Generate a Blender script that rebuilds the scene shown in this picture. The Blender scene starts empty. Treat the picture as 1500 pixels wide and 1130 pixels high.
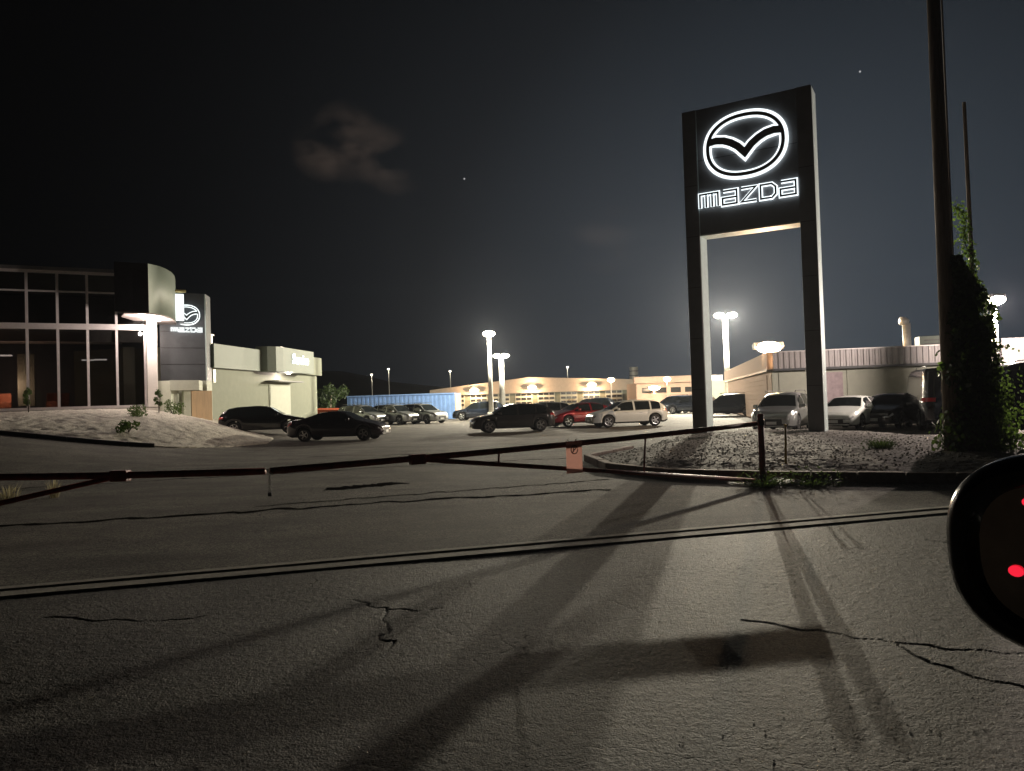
import bpy, math, random
import numpy as np
from mathutils import Vector, Matrix, noise
random.seed(7)
rng = np.random.default_rng(7)
scene = bpy.context.scene
COL = scene.collection
K = 1.133                     # plan metres measured for an eye 1.5 m up -> true metres (eye 1.7 m up)
EYE = 1.5 * K

# ------------------------------------------------------------------ camera
cam_d = bpy.data.cameras.new('camera')
cam = bpy.data.objects.new('camera', cam_d)
COL.objects.link(cam)
cam_d.sensor_fit = 'HORIZONTAL'
cam_d.sensor_width = 36.0
cam_d.lens = 36.0 * 1112 / 1500
cam_d.clip_start = 0.05
cam_d.clip_end = 4000
pitch, roll = math.radians(1.13), math.radians(1.8)
F = Vector((0, math.cos(pitch), math.sin(pitch)))
R0 = Vector((1, 0, 0)); U0 = R0.cross(F)
RR = math.cos(roll) * R0 - math.sin(roll) * U0
UU = math.cos(roll) * U0 + math.sin(roll) * R0
M = Matrix((RR, UU, -F)).transposed().to_4x4()
M.translation = Vector((0, 0, EYE))
cam.matrix_world = M
scene.camera = cam

# ------------------------------------------------------------------ exposure
scene.view_settings.view_transform = 'Standard'
scene.view_settings.look = 'None'
scene.view_settings.exposure = 4.0
scene.view_settings.gamma = 1.0
scene.view_settings.use_curve_mapping = False
try:
    scene.cycles.use_denoising = True
    scene.cycles.denoiser = 'OPENIMAGEDENOISE'
    scene.cycles.max_bounces = 6
    scene.cycles.volume_bounces = 0
    scene.cycles.sample_clamp_indirect = 4.0
    scene.cycles.caustics_reflective = False
    scene.cycles.caustics_refractive = False
    scene.cycles.volume_step_rate = 10
except Exception:
    pass

# ------------------------------------------------------------------ night sky
SKY_GLOW = 0.0030
world = bpy.data.worlds.new('World')
scene.world = world
world.use_nodes = True
nt = world.node_tree
for n in list(nt.nodes): nt.nodes.remove(n)
def N(t, **kw):
    n = nt.nodes.new(t)
    for k, v in kw.items(): setattr(n, k, v)
    return n
def vec(x, y, z):
    v = Vector((x, y, z)).normalized(); return (v.x, v.y, v.z)
out = N('ShaderNodeOutputWorld'); bg = N('ShaderNodeBackground')
tc = N('ShaderNodeTexCoord')
def mathn(op, a, b=None, c=None, clamp=False):
    n = N('ShaderNodeMath', operation=op); n.use_clamp = clamp
    for i, v in enumerate((a, b, c)):
        if v is None: continue
        if isinstance(v, (int, float)): n.inputs[i].default_value = v
        else: nt.links.new(v, n.inputs[i])
    return n.outputs[0]
def vm(op, a, b):
    n = N('ShaderNodeVectorMath', operation=op)
    nt.links.new(a, n.inputs[0])
    n.inputs[1].default_value = b
    return n.outputs['Value']
D = tc.outputs['Generated']
dot = mathn('MAXIMUM', vm('DOT_PRODUCT', D, vec(.42, 1, .04)), 0.0)
glow = mathn('POWER', dot, 7.5)
def blob(d, r):
    return mathn('SUBTRACT', 1.0, mathn('DIVIDE', vm('DISTANCE', D, vec(*d)), r), clamp=True)
mp = N('ShaderNodeMapping'); mp.inputs['Scale'].default_value = (13, 13, 24); mp.inputs['Rotation'].default_value = (0, .35, 0)
nt.links.new(D, mp.inputs[0])
nz = N('ShaderNodeTexNoise'); nz.inputs['Scale'].default_value = 1.0; nz.inputs['Detail'].default_value = 7
nt.links.new(mp.outputs[0], nz.inputs['Vector'])
cl = mathn('MULTIPLY', mathn('MULTIPLY', mathn('SUBTRACT', nz.outputs[0], .43, clamp=True), 2.6),
           mathn('ADD', mathn('MAXIMUM', mathn('MAXIMUM', blob((-.145, 1, .322), .045), blob((-.175, 1, .335), .042)), mathn('MAXIMUM', blob((-.24, 1, .338), .04), blob((-.21, 1, .35), .05))), mathn('MULTIPLY', blob((.13, 1, .21), .05), .6)))
cr = N('ShaderNodeValToRGB')
cr.color_ramp.elements[0].position = 0; cr.color_ramp.elements[0].color = (.008, .0085, .012, 1)
cr.color_ramp.elements[1].position = 1; cr.color_ramp.elements[1].color = (.66, .90, 1.20, 1)
e = cr.color_ramp.elements.new(.35); e.color = (.15, .19, .245, 1)
nt.links.new(glow, cr.inputs[0])
cc = N('ShaderNodeMixRGB'); cc.blend_type = 'ADD'; cc.inputs[0].default_value = 1
nt.links.new(cr.outputs[0], cc.inputs[1])
cm = N('ShaderNodeMixRGB'); cm.blend_type = 'MULTIPLY'; cm.inputs[0].default_value = 1
cm.inputs[2].default_value = (1.7, 1.2, .9, 1)
nt.links.new(cl, cm.inputs[1]); nt.links.new(cm.outputs[0], cc.inputs[2])
st = mathn('ADD', mathn('GREATER_THAN', blob((-.0545, 1, .2955), .0011), .0),
           mathn('GREATER_THAN', blob((.475, 1, .422), .0011), .0))
sm = N('ShaderNodeMixRGB'); sm.blend_type = 'ADD'; sm.inputs[0].default_value = 1
s2 = mathn('MULTIPLY', st, 8.0)
nt.links.new(cc.outputs[0], sm.inputs[1]); nt.links.new(s2, sm.inputs[2])
nt.links.new(sm.outputs[0], bg.inputs[0]); bg.inputs[1].default_value = SKY_GLOW
nt.links.new(bg.outputs[0], out.inputs[0])

# ------------------------------------------------------------------ helpers
_mats = {}
def mat(name, color, rough=.6, metal=0., emit=None, estr=0., nscale=None, namt=.25, bump=0., bscale=None, spec=.5, coat=0., stretch=(1, 1, 1), coords='Object'):
    if name in _mats: return _mats[name]
    m = bpy.data.materials.new(name); m.use_nodes = True
    t = m.node_tree; b = t.nodes['Principled BSDF']
    b.inputs['Base Color'].default_value = (*color, 1)
    b.inputs['Roughness'].default_value = rough
    b.inputs['Metallic'].default_value = metal
    b.inputs['Specular IOR Level'].default_value = spec
    b.inputs['Coat Weight'].default_value = coat
    if emit:
        b.inputs['Emission Color'].default_value = (*emit, 1)
        b.inputs['Emission Strength'].default_value = estr
    if nscale or bump:
        tc_ = t.nodes.new('ShaderNodeTexCoord'); mp_ = t.nodes.new('ShaderNodeMapping')
        mp_.inputs['Scale'].default_value = stretch
        t.links.new(tc_.outputs[coords], mp_.inputs[0])
    if nscale:
        n = t.nodes.new('ShaderNodeTexNoise'); n.inputs['Scale'].default_value = nscale; n.inputs['Detail'].default_value = 8; n.inputs['Roughness'].default_value = .65
        t.links.new(mp_.outputs[0], n.inputs['Vector'])
        r = t.nodes.new('ShaderNodeValToRGB')
        r.color_ramp.elements[0].position = .3; r.color_ramp.elements[1].position = .72
        r.color_ramp.elements[0].color = (*[c * (1 - namt) for c in color], 1)
        r.color_ramp.elements[1].color = (*[min(1, c * (1 + namt)) for c in color], 1)
        t.links.new(n.outputs[0], r.inputs[0]); t.links.new(r.outputs[0], b.inputs['Base Color'])
    if bump:
        n2 = t.nodes.new('ShaderNodeTexNoise'); n2.inputs['Scale'].default_value = bscale or nscale or 10; n2.inputs['Detail'].default_value = 5
        t.links.new(mp_.outputs[0], n2.inputs['Vector'])
        bp = t.nodes.new('ShaderNodeBump'); bp.inputs['Strength'].default_value = bump; bp.inputs['Distance'].default_value = .03
        t.links.new(n2.outputs[0], bp.inputs['Height']); t.links.new(bp.outputs[0], b.inputs['Normal'])
    _mats[name] = m
    return m

def asphalt(name, c0, c1, rough, bump, cracks=True, big=.35):
    m = bpy.data.materials.new(name); m.use_nodes = True
    t = m.node_tree; b = t.nodes['Principled BSDF']; L = t.links.new
    tc_ = t.nodes.new('ShaderNodeTexCoord')
    def noi(s, d=6, st=(1, 1, 1), r=.6):
        mp_ = t.nodes.new('ShaderNodeMapping'); mp_.inputs['Scale'].default_value = st
        L(tc_.outputs['Object'], mp_.inputs[0])
        n = t.nodes.new('ShaderNodeTexNoise'); n.inputs['Scale'].default_value = s; n.inputs['Detail'].default_value = d; n.inputs['Roughness'].default_value = r
        L(mp_.outputs[0], n.inputs['Vector']); return n.outputs[0]
    fine = noi(55, 4); patch = noi(big, 7, (1, 2.4, 1), .7)
    r = t.nodes.new('ShaderNodeValToRGB')
    r.color_ramp.elements[0].position = .3; r.color_ramp.elements[0].color = (*c0, 1)
    r.color_ramp.elements[1].position = .7; r.color_ramp.elements[1].color = (*c1, 1)
    mx = t.nodes.new('ShaderNodeMath'); mx.operation = 'MULTIPLY_ADD'; mx.inputs[1].default_value = .55
    mv = t.nodes.new('ShaderNodeMath'); mv.operation = 'MULTIPLY'; mv.inputs[1].default_value = .45
    L(fine, mv.inputs[0]); L(patch, mx.inputs[0]); L(mv.outputs[0], mx.inputs[2]); L(mx.outputs[0], r.inputs[0])
    colr = r.outputs[0]
    vo = t.nodes.new('ShaderNodeTexVoronoi'); vo.inputs['Scale'].default_value = 62
    L(tc_.outputs['Object'], vo.inputs['Vector'])
    vr = t.nodes.new('ShaderNodeValToRGB'); vr.color_ramp.interpolation = 'LINEAR'
    vr.color_ramp.elements[0].position = .35; vr.color_ramp.elements[0].color = (.55, .55, .56, 1)
    vr.color_ramp.elements[1].position = .92; vr.color_ramp.elements[1].color = (2.5, 2.45, 2.35, 1)
    sp2 = t.nodes.new('ShaderNodeSeparateColor'); L(vo.outputs['Color'], sp2.inputs[0]); L(sp2.outputs[0], vr.inputs[0])
    m3 = t.nodes.new('ShaderNodeMixRGB'); m3.blend_type = 'MULTIPLY'; m3.inputs[0].default_value = 1
    L(colr, m3.inputs[1]); L(vr.outputs[0], m3.inputs[2]); colr = m3.outputs[0]
    lp = t.nodes.new('ShaderNodeValToRGB'); lp.color_ramp.elements[0].position = .36; lp.color_ramp.elements[0].color = (.42, .41, .40, 1); lp.color_ramp.elements[1].position = .6; lp.color_ramp.elements[1].color = (1.1, 1.1, 1.1, 1)
    L(noi(.55, 6, (1, 1.7, 1), .62), lp.inputs[0])
    m4 = t.nodes.new('ShaderNodeMixRGB'); m4.blend_type = 'MULTIPLY'; m4.inputs[0].default_value = .85
    L(colr, m4.inputs[1]); L(lp.outputs[0], m4.inputs[2]); colr = m4.outputs[0]
    vh = None
    if cracks:
        mp_ = t.nodes.new('ShaderNodeMapping'); mp_.inputs['Scale'].default_value = (.28, .42, .3)
        wn = t.nodes.new('ShaderNodeTexNoise'); wn.inputs['Scale'].default_value = 1.6; wn.inputs['Detail'].default_value = 6
        L(tc_.outputs['Object'], wn.inputs['Vector'])
        ad = t.nodes.new('ShaderNodeVectorMath'); ad.operation = 'MULTIPLY_ADD'; ad.inputs[1].default_value = (1.6, 1.6, 1.6)
        L(wn.outputs['Color'], ad.inputs[0]); L(tc_.outputs['Object'], ad.inputs[2]); L(ad.outputs[0], mp_.inputs[0])
        v = t.nodes.new('ShaderNodeTexVoronoi'); v.feature = 'DISTANCE_TO_EDGE'; v.inputs['Scale'].default_value = 1.0
        L(mp_.outputs[0], v.inputs['Vector'])
        cr_ = t.nodes.new('ShaderNodeValToRGB')
        cr_.color_ramp.elements[0].position = .0; cr_.color_ramp.elements[0].color = (.18, .18, .18, 1)
        cr_.color_ramp.elements[1].position = .006; cr_.color_ramp.elements[1].color = (1, 1, 1, 1)
        L(v.outputs[0], cr_.inputs[0])
        mu = t.nodes.new('ShaderNodeMixRGB'); mu.blend_type = 'MULTIPLY'; mu.inputs[0].default_value = 1
        L(colr, mu.inputs[1]); L(cr_.outputs[0], mu.inputs[2]); colr = mu.outputs[0]
        vh = cr_.outputs[0]
    L(colr, b.inputs['Base Color'])
    b.inputs['Roughness'].default_value = rough
    b.inputs['Specular IOR Level'].default_value = .3
    bp = t.nodes.new('ShaderNodeBump'); bp.inputs['Strength'].default_value = bump; bp.inputs['Distance'].default_value = .02
    hm = t.nodes.new('ShaderNodeMath'); hm.operation = 'ADD'
    L(noi(75, 3), hm.inputs[0]); L(noi(20, 4), hm.inputs[1]); L(hm.outputs[0], bp.inputs['Height'])
    if vh is not None:
        b2 = t.nodes.new('ShaderNodeBump'); b2.inputs['Strength'].default_value = .6; b2.inputs['Distance'].default_value = .01
        L(vh, b2.inputs['Height']); L(bp.outputs[0], b2.inputs['Normal']); L(b2.outputs[0], b.inputs['Normal'])
    else: L(bp.outputs[0], b.inputs['Normal'])
    return m

def dome(c, a, b, h, tilt=0., n=16, m=6):
    vs = []; fs = []; ct, st_ = math.cos(tilt), math.sin(tilt)
    for j in range(m + 1):
        ph = -math.pi / 2 + math.pi * j / m
        for k in range(n):
            t = 2 * math.pi * k / n; x, y, z = a * math.cos(ph) * math.cos(t), b * math.cos(ph) * math.sin(t), h * math.sin(ph)
            vs.append((c[0] + x, c[1] + ct * y - st_ * z, c[2] + st_ * y + ct * z))
    fs = [(j * n + k, j * n + (k + 1) % n, (j + 1) * n + (k + 1) % n, (j + 1) * n + k) for j in range(m) for k in range(n)]
    return vs, fs

class MB:
    def __init__(s): s.v = []; s.f = []
    def add(s, vs, fs):
        o = len(s.v); s.v += [tuple(p) for p in vs]; s.f += [tuple(i + o for i in f) for f in fs]; return s
    def box(s, c, size, rz=0., tilt=None):
        hx, hy, hz = [a / 2 for a in size]
        m = Matrix.Rotation(rz, 3, 'Z')
        if tilt: m = m @ Matrix.Rotation(tilt[1], 3, tilt[0])
        vs = [m @ Vector((x * hx, y * hy, z * hz)) + Vector(c) for x in (-1, 1) for y in (-1, 1) for z in (-1, 1)]
        return s.add(vs, [(0, 1, 3, 2), (4, 6, 7, 5), (0, 4, 5, 1), (2, 3, 7, 6), (0, 2, 6, 4), (1, 5, 7, 3)])
    def prism(s, pts, z0, z1):
        n = len(pts)
        z0s = z0 if isinstance(z0, (list, tuple)) else [z0] * n
        z1s = z1 if isinstance(z1, (list, tuple)) else [z1] * n
        a = sum(pts[i][0] * pts[(i + 1) % n][1] - pts[(i + 1) % n][0] * pts[i][1] for i in range(n))
        if a < 0: pts = pts[::-1]; z0s = z0s[::-1]; z1s = z1s[::-1]
        vs = [(p[0], p[1], z) for p, z in zip(pts, z0s)] + [(p[0], p[1], z) for p, z in zip(pts, z1s)]
        return s.add(vs, [tuple(range(n))[::-1], tuple(range(n, 2 * n))] + [(i, (i + 1) % n, n + (i + 1) % n, n + i) for i in range(n)])
    def tube(s, pts, r, n=10, caps=True):
        rs = r if isinstance(r, (list, tuple)) else [r] * len(pts)
        P = [Vector(p) for p in pts]; vs = []
        for i, p in enumerate(P):
            d = (P[min(i + 1, len(P) - 1)] - P[max(i - 1, 0)]).normalized()
            a = d.cross(Vector((0, 0, 1)) if abs(d.z) < .9 else Vector((0, 1, 0))).normalized(); b = d.cross(a)
            for k in range(n):
                t = 2 * math.pi * k / n
                vs.append(p + rs[i] * (math.cos(t) * a + math.sin(t) * b))
        fs = [(i * n + k, i * n + (k + 1) % n, (i + 1) * n + (k + 1) % n, (i + 1) * n + k) for i in range(len(P) - 1) for k in range(n)]
        if caps: fs += [tuple(range(n))[::-1], tuple((len(P) - 1) * n + k for k in range(n))]
        return s.add(vs, fs)
    def xf(s, m, start=0):
        s.v[start:] = [tuple(m @ Vector(p)) for p in s.v[start:]]; return s
    def mesh(s, name, smooth=False):
        me = bpy.data.meshes.new(name); me.from_pydata(s.v, [], s.f); me.update()
        if smooth:
            me.polygons.foreach_set('use_smooth', [True] * len(me.polygons))
        return me
    def build(s, name, m, parent=None, smooth=False, bevel=0.):
        me = s.mesh(name, smooth); o = bpy.data.objects.new(name, me); COL.objects.link(o)
        if m: me.materials.append(m)
        if parent: o.parent = parent
        if bevel:
            b = o.modifiers.new('bevel', 'BEVEL'); b.width = bevel; b.segments = 2; b.limit_method = 'ANGLE'
        return o

def tag(o, label=None, cat=None, group=None, kind=None):
    if label: o['label'] = label
    if cat: o['category'] = cat
    if group: o['group'] = group
    if kind: o['kind'] = kind
    return o
def thing(name, label, cat, loc=(0, 0, 0), rz=0., group=None):
    o = bpy.data.objects.new(name, None); COL.objects.link(o); o.empty_display_size = .3
    o.location = loc; o.rotation_euler = (0, 0, rz)
    return tag(o, label, cat, group)
def instance(src, name, parent, loc, rz=0.):
    o = bpy.data.objects.new(name, src); COL.objects.link(o); o.parent = parent
    o.location = loc; o.rotation_euler = (0, 0, rz); return o
def dup(root, label, loc, rz=0., group=None):
    kids = {}
    for o in COL.objects:
        if o.parent: kids.setdefault(o.parent.name, []).append(o)
    def rec(o, par):
        c = o.copy(); COL.objects.link(c); c.parent = par
        for k in kids.get(o.name, []): rec(k, c)
        return c
    c = rec(root, None); c.location = loc; c.rotation_euler = (0, 0, rz); c['label'] = label
    if group: c['group'] = group
    return c
LAMPS = .16
def bulb(name, loc, power, color, size=.15, parent=None, spot=None, aim=None):
    l = bpy.data.lights.new(name, 'SPOT' if spot else 'POINT')
    l.energy = power * LAMPS; l.color = color; l.shadow_soft_size = size
    o = bpy.data.objects.new(name, l); COL.objects.link(o); o.location = loc
    if spot:
        l.spot_size = spot; l.spot_blend = .6
        o.rotation_euler = Vector(aim or (0, 0, -1)).to_track_quat('-Z', 'Y').to_euler()
    if parent: o.parent = parent
    return o
def smooth(t): t = np.clip(t, 0, 1); return t * t * (3 - 2 * t)

def vnoise(x, y, seed=0):
    xi = np.floor(x).astype(np.int64); yi = np.floor(y).astype(np.int64)
    fx = x - xi; fy = y - yi; fx = fx * fx * (3 - 2 * fx); fy = fy * fy * (3 - 2 * fy)
    def h(a, b):
        n = (a * 374761393 + b * 668265263 + seed * 1442695041) & 0xffffffff
        n = ((n ^ (n >> 13)) * 1274126177) & 0xffffffff
        return ((n ^ (n >> 16)) & 0xffff) / 65535.
    return (h(xi, yi) * (1 - fx) + h(xi + 1, yi) * fx) * (1 - fy) + (h(xi, yi + 1) * (1 - fx) + h(xi + 1, yi + 1) * fx) * fy
def grid_mesh(name, xs, ys, zf, m, smooth_=True, keep=None):
    X, Y = np.meshgrid(xs, ys); Z = zf(X, Y)
    v = np.stack([X.ravel(), Y.ravel(), Z.ravel()], 1)
    nx, ny = len(xs), len(ys)
    i = (np.arange(ny - 1)[:, None] * nx + np.arange(nx - 1)[None, :]).ravel()
    f = np.stack([i, i + 1, i + nx + 1, i + nx], 1)
    if keep is not None:
        k = keep(X, Y).ravel(); f = f[k[f].any(1)]
        used = np.zeros(len(v), bool); used[f.ravel()] = True
        remap = np.cumsum(used) - 1; v = v[used]; f = remap[f]
    me = bpy.data.meshes.new(name)
    me.vertices.add(len(v)); me.vertices.foreach_set('co', v.ravel())
    me.loops.add(len(f) * 4); me.loops.foreach_set('vertex_index', f.ravel().astype(np.int32))
    me.polygons.add(len(f)); me.polygons.foreach_set('loop_start', np.arange(len(f), dtype=np.int32) * 4)
    me.polygons.foreach_set('loop_total', np.full(len(f), 4, np.int32))
    me.update(calc_edges=True); me.validate()
    me.polygons.foreach_set('use_smooth', [smooth_] * len(me.polygons))
    me.materials.append(m)
    o = bpy.data.objects.new(name, me); COL.objects.link(o); return o

# ------------------------------------------------------------------ materials
M_road = asphalt('coarse road asphalt', (.022, .021, .019), (.100, .096, .088), .70, 1.0)
M_lot = asphalt('lot asphalt', (.055, .052, .045), (.150, .140, .124), .85, .5)
M_gravel = mat('pale gravel', (.56, .52, .45), .85, nscale=14, namt=.5, bump=1.0, bscale=16)
M_gravel2 = mat('grey gravel', (.26, .245, .22), .85, nscale=11, namt=.5, bump=1.0, bscale=18)
M_conc = mat('gutter concrete', (.34, .32, .28), .8, nscale=4, namt=.35, bump=.4, bscale=60)
M_joint = mat('tar joint', (.018, .017, .016), .8, nscale=9)
M_kerb = mat('brown kerb stone', (.30, .23, .19), .8, nscale=7, namt=.4, bump=.5, bscale=40)
M_darkk = mat('dark edging', (.03, .028, .026), .7, nscale=6)
M_wall = mat('painted wall', (.20, .215, .16), .75, nscale=2.5, namt=.08, bump=.12, bscale=30)
M_wallw = mat('white painted wall', (.46, .48, .40), .7, nscale=3, namt=.07, bump=.1, bscale=30)
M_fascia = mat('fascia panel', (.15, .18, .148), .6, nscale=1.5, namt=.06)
M_clad = mat('dark grey cladding', (.085, .092, .10), .4, nscale=2, namt=.12)
M_alu = mat('aluminium mullion', (.70, .66, .65), .4, metal=.35, nscale=5, namt=.08)
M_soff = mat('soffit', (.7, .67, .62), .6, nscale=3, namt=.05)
M_rib = mat('ribbed metal', (.42, .40, .40), .45, metal=.3, nscale=2, namt=.1)
M_peach = mat('peach rendered wall', (.50, .37, .29), .75, nscale=3, namt=.08, bump=.1, bscale=25)
M_door = mat('timber door', (.42, .27, .14), .55, nscale=6, namt=.2, stretch=(1, 1, .1))
M_gate = mat('rusty red gate paint', (.26, .05, .038), .5, nscale=6, namt=.65, bump=.3, bscale=45)
M_signb = mat('red warning board', (.55, .27, .22), .5, nscale=8, namt=.2)
M_black = mat('black paint', (.012, .012, .013), .4, nscale=12, namt=.3)
M_pole = mat('galvanised pole', (.45, .45, .42), .5, metal=.2, nscale=5, namt=.15)
M_pylon = mat('dark pylon panel', (.17, .175, .185), .5, nscale=1.2, namt=.15)
M_pylside = mat('pale lit pylon edge', (.62, .74, .72), .45, metal=.1, nscale=3, namt=.1)
M_halo = mat('white halo light', (.8, .85, .88), .5, emit=(.88, .97, 1.), estr=.105)
M_halo2 = mat('white sign light', (.8, .85, .88), .5, emit=(.9, 1., 1.), estr=.12)
M_unlit = mat('black unlit front', (.008, .008, .009), .9, nscale=3, spec=.05)  # black stands in for a face that gets no light
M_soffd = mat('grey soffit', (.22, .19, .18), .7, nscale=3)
M_lens = mat('warm lamp lens', (.9, .85, .7), .4, emit=(1., .88, .66), estr=4.)
M_lensw = mat('amber lamp lens', (.9, .8, .6), .4, emit=(1., .70, .44), estr=3.2)
M_lensp = mat('downlight lens', (.9, .85, .8), .4, emit=(1., .82, .74), estr=1.4)
M_ceil = mat('ceiling panel light', (.9, .9, .9), .4, emit=(1., .93, .85), estr=.07)
M_tyre = mat('tyre rubber', (.015, .015, .016), .8, nscale=20)
M_rim = mat('alloy rim', (.55, .56, .57), .25, metal=.9, nscale=8, namt=.1)
M_under = mat('underbody', (.01, .01, .01), .8, nscale=8)
M_trim = mat('black trim', (.018, .018, .02), .35, nscale=10)
M_hl = mat('headlight glass', (.75, .78, .78), .08, metal=.5, spec=.9, nscale=12, namt=.15)
M_tl = mat('tail light lens', (.42, .02, .02), .15, spec=.8, nscale=12, namt=.15)
M_plate = mat('licence plate', (.6, .62, .6), .4, nscale=30, namt=.1)
M_cglass = mat('car window glass', (.012, .015, .016), .04, spec=.9, nscale=3, namt=.1)
M_blue = mat('blue container paint', (.22, .38, .72), .5, nscale=1.2, namt=.18)
M_orange = mat('orange tarp', (.65, .13, .05), .6, nscale=3, namt=.2)
M_wood = mat('weathered wood pole', (.32, .26, .21), .8, nscale=3, namt=.45, stretch=(6, 6, .5), bump=.5, bscale=6)
M_leaf = mat('ivy leaf', (.05, .085, .026), .5, nscale=3, namt=.5)
M_leaf2 = mat('bright ivy leaf', (.085, .135, .045), .5, nscale=3, namt=.4)
M_weed = mat('dry weed', (.28, .25, .15), .8, nscale=9)
for _m, _c in ((M_weed, (.5, .45, .28, 1)), (M_leaf, (.09, .15, .03, 1)), (M_leaf2, (.13, .22, .04, 1))):
    _t = _m.node_tree; _b = _t.nodes['Principled BSDF']; _tr = _t.nodes.new('ShaderNodeBsdfTranslucent'); _tr.inputs[0].default_value = _c
    _mx = _t.nodes.new('ShaderNodeMixShader'); _mx.inputs[0].default_value = .5
    _t.links.new(_b.outputs[0], _mx.inputs[1]); _t.links.new(_tr.outputs[0], _mx.inputs[2]); _t.links.new(_mx.outputs[0], _t.nodes['Material Output'].inputs[0])
M_stem = mat('ivy stem', (.06, .05, .035), .8, nscale=9)
M_trim = mat('black trim', (.018, .018, .02), .35, nscale=10)
M_yel = mat('yellow marker', (.5, .36, .06), .5, nscale=6)
M_roof = mat('roof membrane', (.12, .12, .12), .8, nscale=2)
M_hill = mat('wooded hill', (.012, .015, .016), .95, nscale=.03, namt=.4)
M_ground = mat('open ground', (.06, .055, .045), .9, nscale=.3, namt=.35)
M_mirr = mat('mirror glass', (.62, .50, .42), .18, metal=1.0, nscale=9, namt=.35)
M_red = mat('red reflection glow', (.6, .02, .03), .3, emit=(1., .02, .05), estr=.06)
M_shell = mat('gloss black shell', (.012, .013, .016), .22, coat=.6, nscale=5, namt=.2)
M_cone = mat('chair orange', (.45, .16, .08), .6, nscale=5)
def glass_mat():
    m = bpy.data.materials.new('shop window glass'); m.use_nodes = True
    t = m.node_tree; t.nodes.remove(t.nodes['Principled BSDF']); o = t.nodes['Material Output']
    g = t.nodes.new('ShaderNodeBsdfGlossy'); g.inputs['Roughness'].default_value = .03; g.inputs[0].default_value = (.8, .85, .85, 1)
    tr = t.nodes.new('ShaderNodeBsdfTransparent'); tr.inputs[0].default_value = (.42, .42, .42, 1)
    fr = t.nodes.new('ShaderNodeFresnel'); fr.inputs[0].default_value = 1.6
    nz_ = t.nodes.new('ShaderNodeTexNoise'); nz_.inputs['Scale'].default_value = .6
    bp = t.nodes.new('ShaderNodeBump'); bp.inputs['Strength'].default_value = .05
    t.links.new(nz_.outputs[0], bp.inputs['Height']); t.links.new(bp.outputs[0], g.inputs['Normal'])
    mx = t.nodes.new('ShaderNodeMixShader')
    t.links.new(fr.outputs[0], mx.inputs[0]); t.links.new(tr.outputs[0], mx.inputs[1]); t.links.new(g.outputs[0], mx.inputs[2])
    t.links.new(mx.outputs[0], o.inputs[0]); return m
M_glass = glass_mat()

# ------------------------------------------------------------------ terrain
def T(X, Y):          # height of the asphalt (plan metres), rising to the left where the showroom stands
    X = np.asarray(X, float); Y = np.asarray(Y, float)
    a = np.clip(-X - 8, 0, None) / 8
    return 1.3 * (1 - np.exp(-a * a)) * smooth((Y - 13) / 10) * (1 - smooth((Y - 44) / 16))
def Tk(x, y): return float(K * T(x / K, y / K))
def edge_y(x):        # street edge of the concrete gutter, true metres
    return 8.92 + (x + .0) * .287

xs = np.concatenate([np.linspace(-2200, -60, 14)[:-1], np.linspace(-60, 60, 41), np.linspace(60, 2200, 14)[1:]])
ys = np.concatenate([np.linspace(-60, 60, 30), np.linspace(60, 2500, 20)[1:]])
g = grid_mesh('ground', xs, ys, lambda X, Y: X * 0 - .06, M_ground); tag(g, kind='structure')

def lotz(X, Y):
    return K * T(X / K, Y / K) + .0 + .012 * (vnoise(X * .35, Y * .35, 3) - .5) * smooth((Y - edge_y(X) - .3) / 1.0)
xs = np.concatenate([np.linspace(-70, -10, 61)[:-1], np.linspace(-10, 14, 97), np.linspace(14, 90, 40)[1:]])
tt = np.concatenate([np.linspace(0, 16, 65), np.linspace(16, 60, 60)[1:], np.linspace(60, 190, 20)[1:]])
Xg, Tg = np.meshgrid(xs, tt)
vv = np.stack([Xg, np.maximum(edge_y(Xg), -50) + Tg, 0 * Xg], -1)
vv[..., 2] = lotz(vv[..., 0], vv[..., 1])
mb = MB(); nx = len(xs)
mb.v = [tuple(p) for p in vv.reshape(-1, 3)]
mb.f = [(j * nx + i, j * nx + i + 1, (j + 1) * nx + i + 1, (j + 1) * nx + i) for j in range(len(tt) - 1) for i in range(nx - 1)]
tag(mb.build('parking_lot', M_lot, smooth=True), kind='structure')

# road: fine coarse-stone relief where the camera sees it close
def rough(X, Y, amp):
    g2 = vnoise(X * 41 - 17 * Y, Y * 41 + 13 * X, 2); g3 = vnoise(X * 15 + 4 * Y, Y * 15 - 5 * X, 3); g4 = vnoise(X * 63, Y * 63, 4)
    z = .5 * g2 + .35 * g4 + .55 * g3 ** 2
    w = .6 + .5 * smooth(vnoise(X * .55 + 9, Y * .9, 5) * 2.2 - .5)
    return amp * z * w + .018 * (vnoise(X * .5, Y * .5, 8) - .5)
nxr = 820; nyr = 470; y_lo = 2.2
ur = np.linspace(-1, 1, nxr); tr_ = np.linspace(0, 1, nyr) ** 1.25
Ur, Tr = np.meshgrid(ur, tr_)
Xr = Ur * (.74 * (y_lo + (10.6 - y_lo) * Tr) + .8); Yr = y_lo + (edge_y(Xr) - .34 - y_lo) * Tr
Zr = -.012 + rough(Xr, Yr, .0062) * smooth((1 - Tr) / .03) * smooth(Tr / .02) * smooth((1 - np.abs(Ur)) / .03)
def crackline(pts, n=60, jit=.09):
    P = [Vector(p) for p in pts]; q = []
    for i in range(n + 1):
        t = i / n * (len(P) - 1); k = min(int(t), len(P) - 2); c = P[k].lerp(P[k + 1], t - k)
        q.append((c.x + jit * noise.noise(Vector((i * .3, pts[0][0], 1))) + .02 * random.uniform(-1, 1), c.y + jit * noise.noise(Vector((i * .3, pts[0][1], 5))) + .02 * random.uniform(-1, 1)))
    return q
dc = np.full(Xr.shape, 9.)
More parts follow.
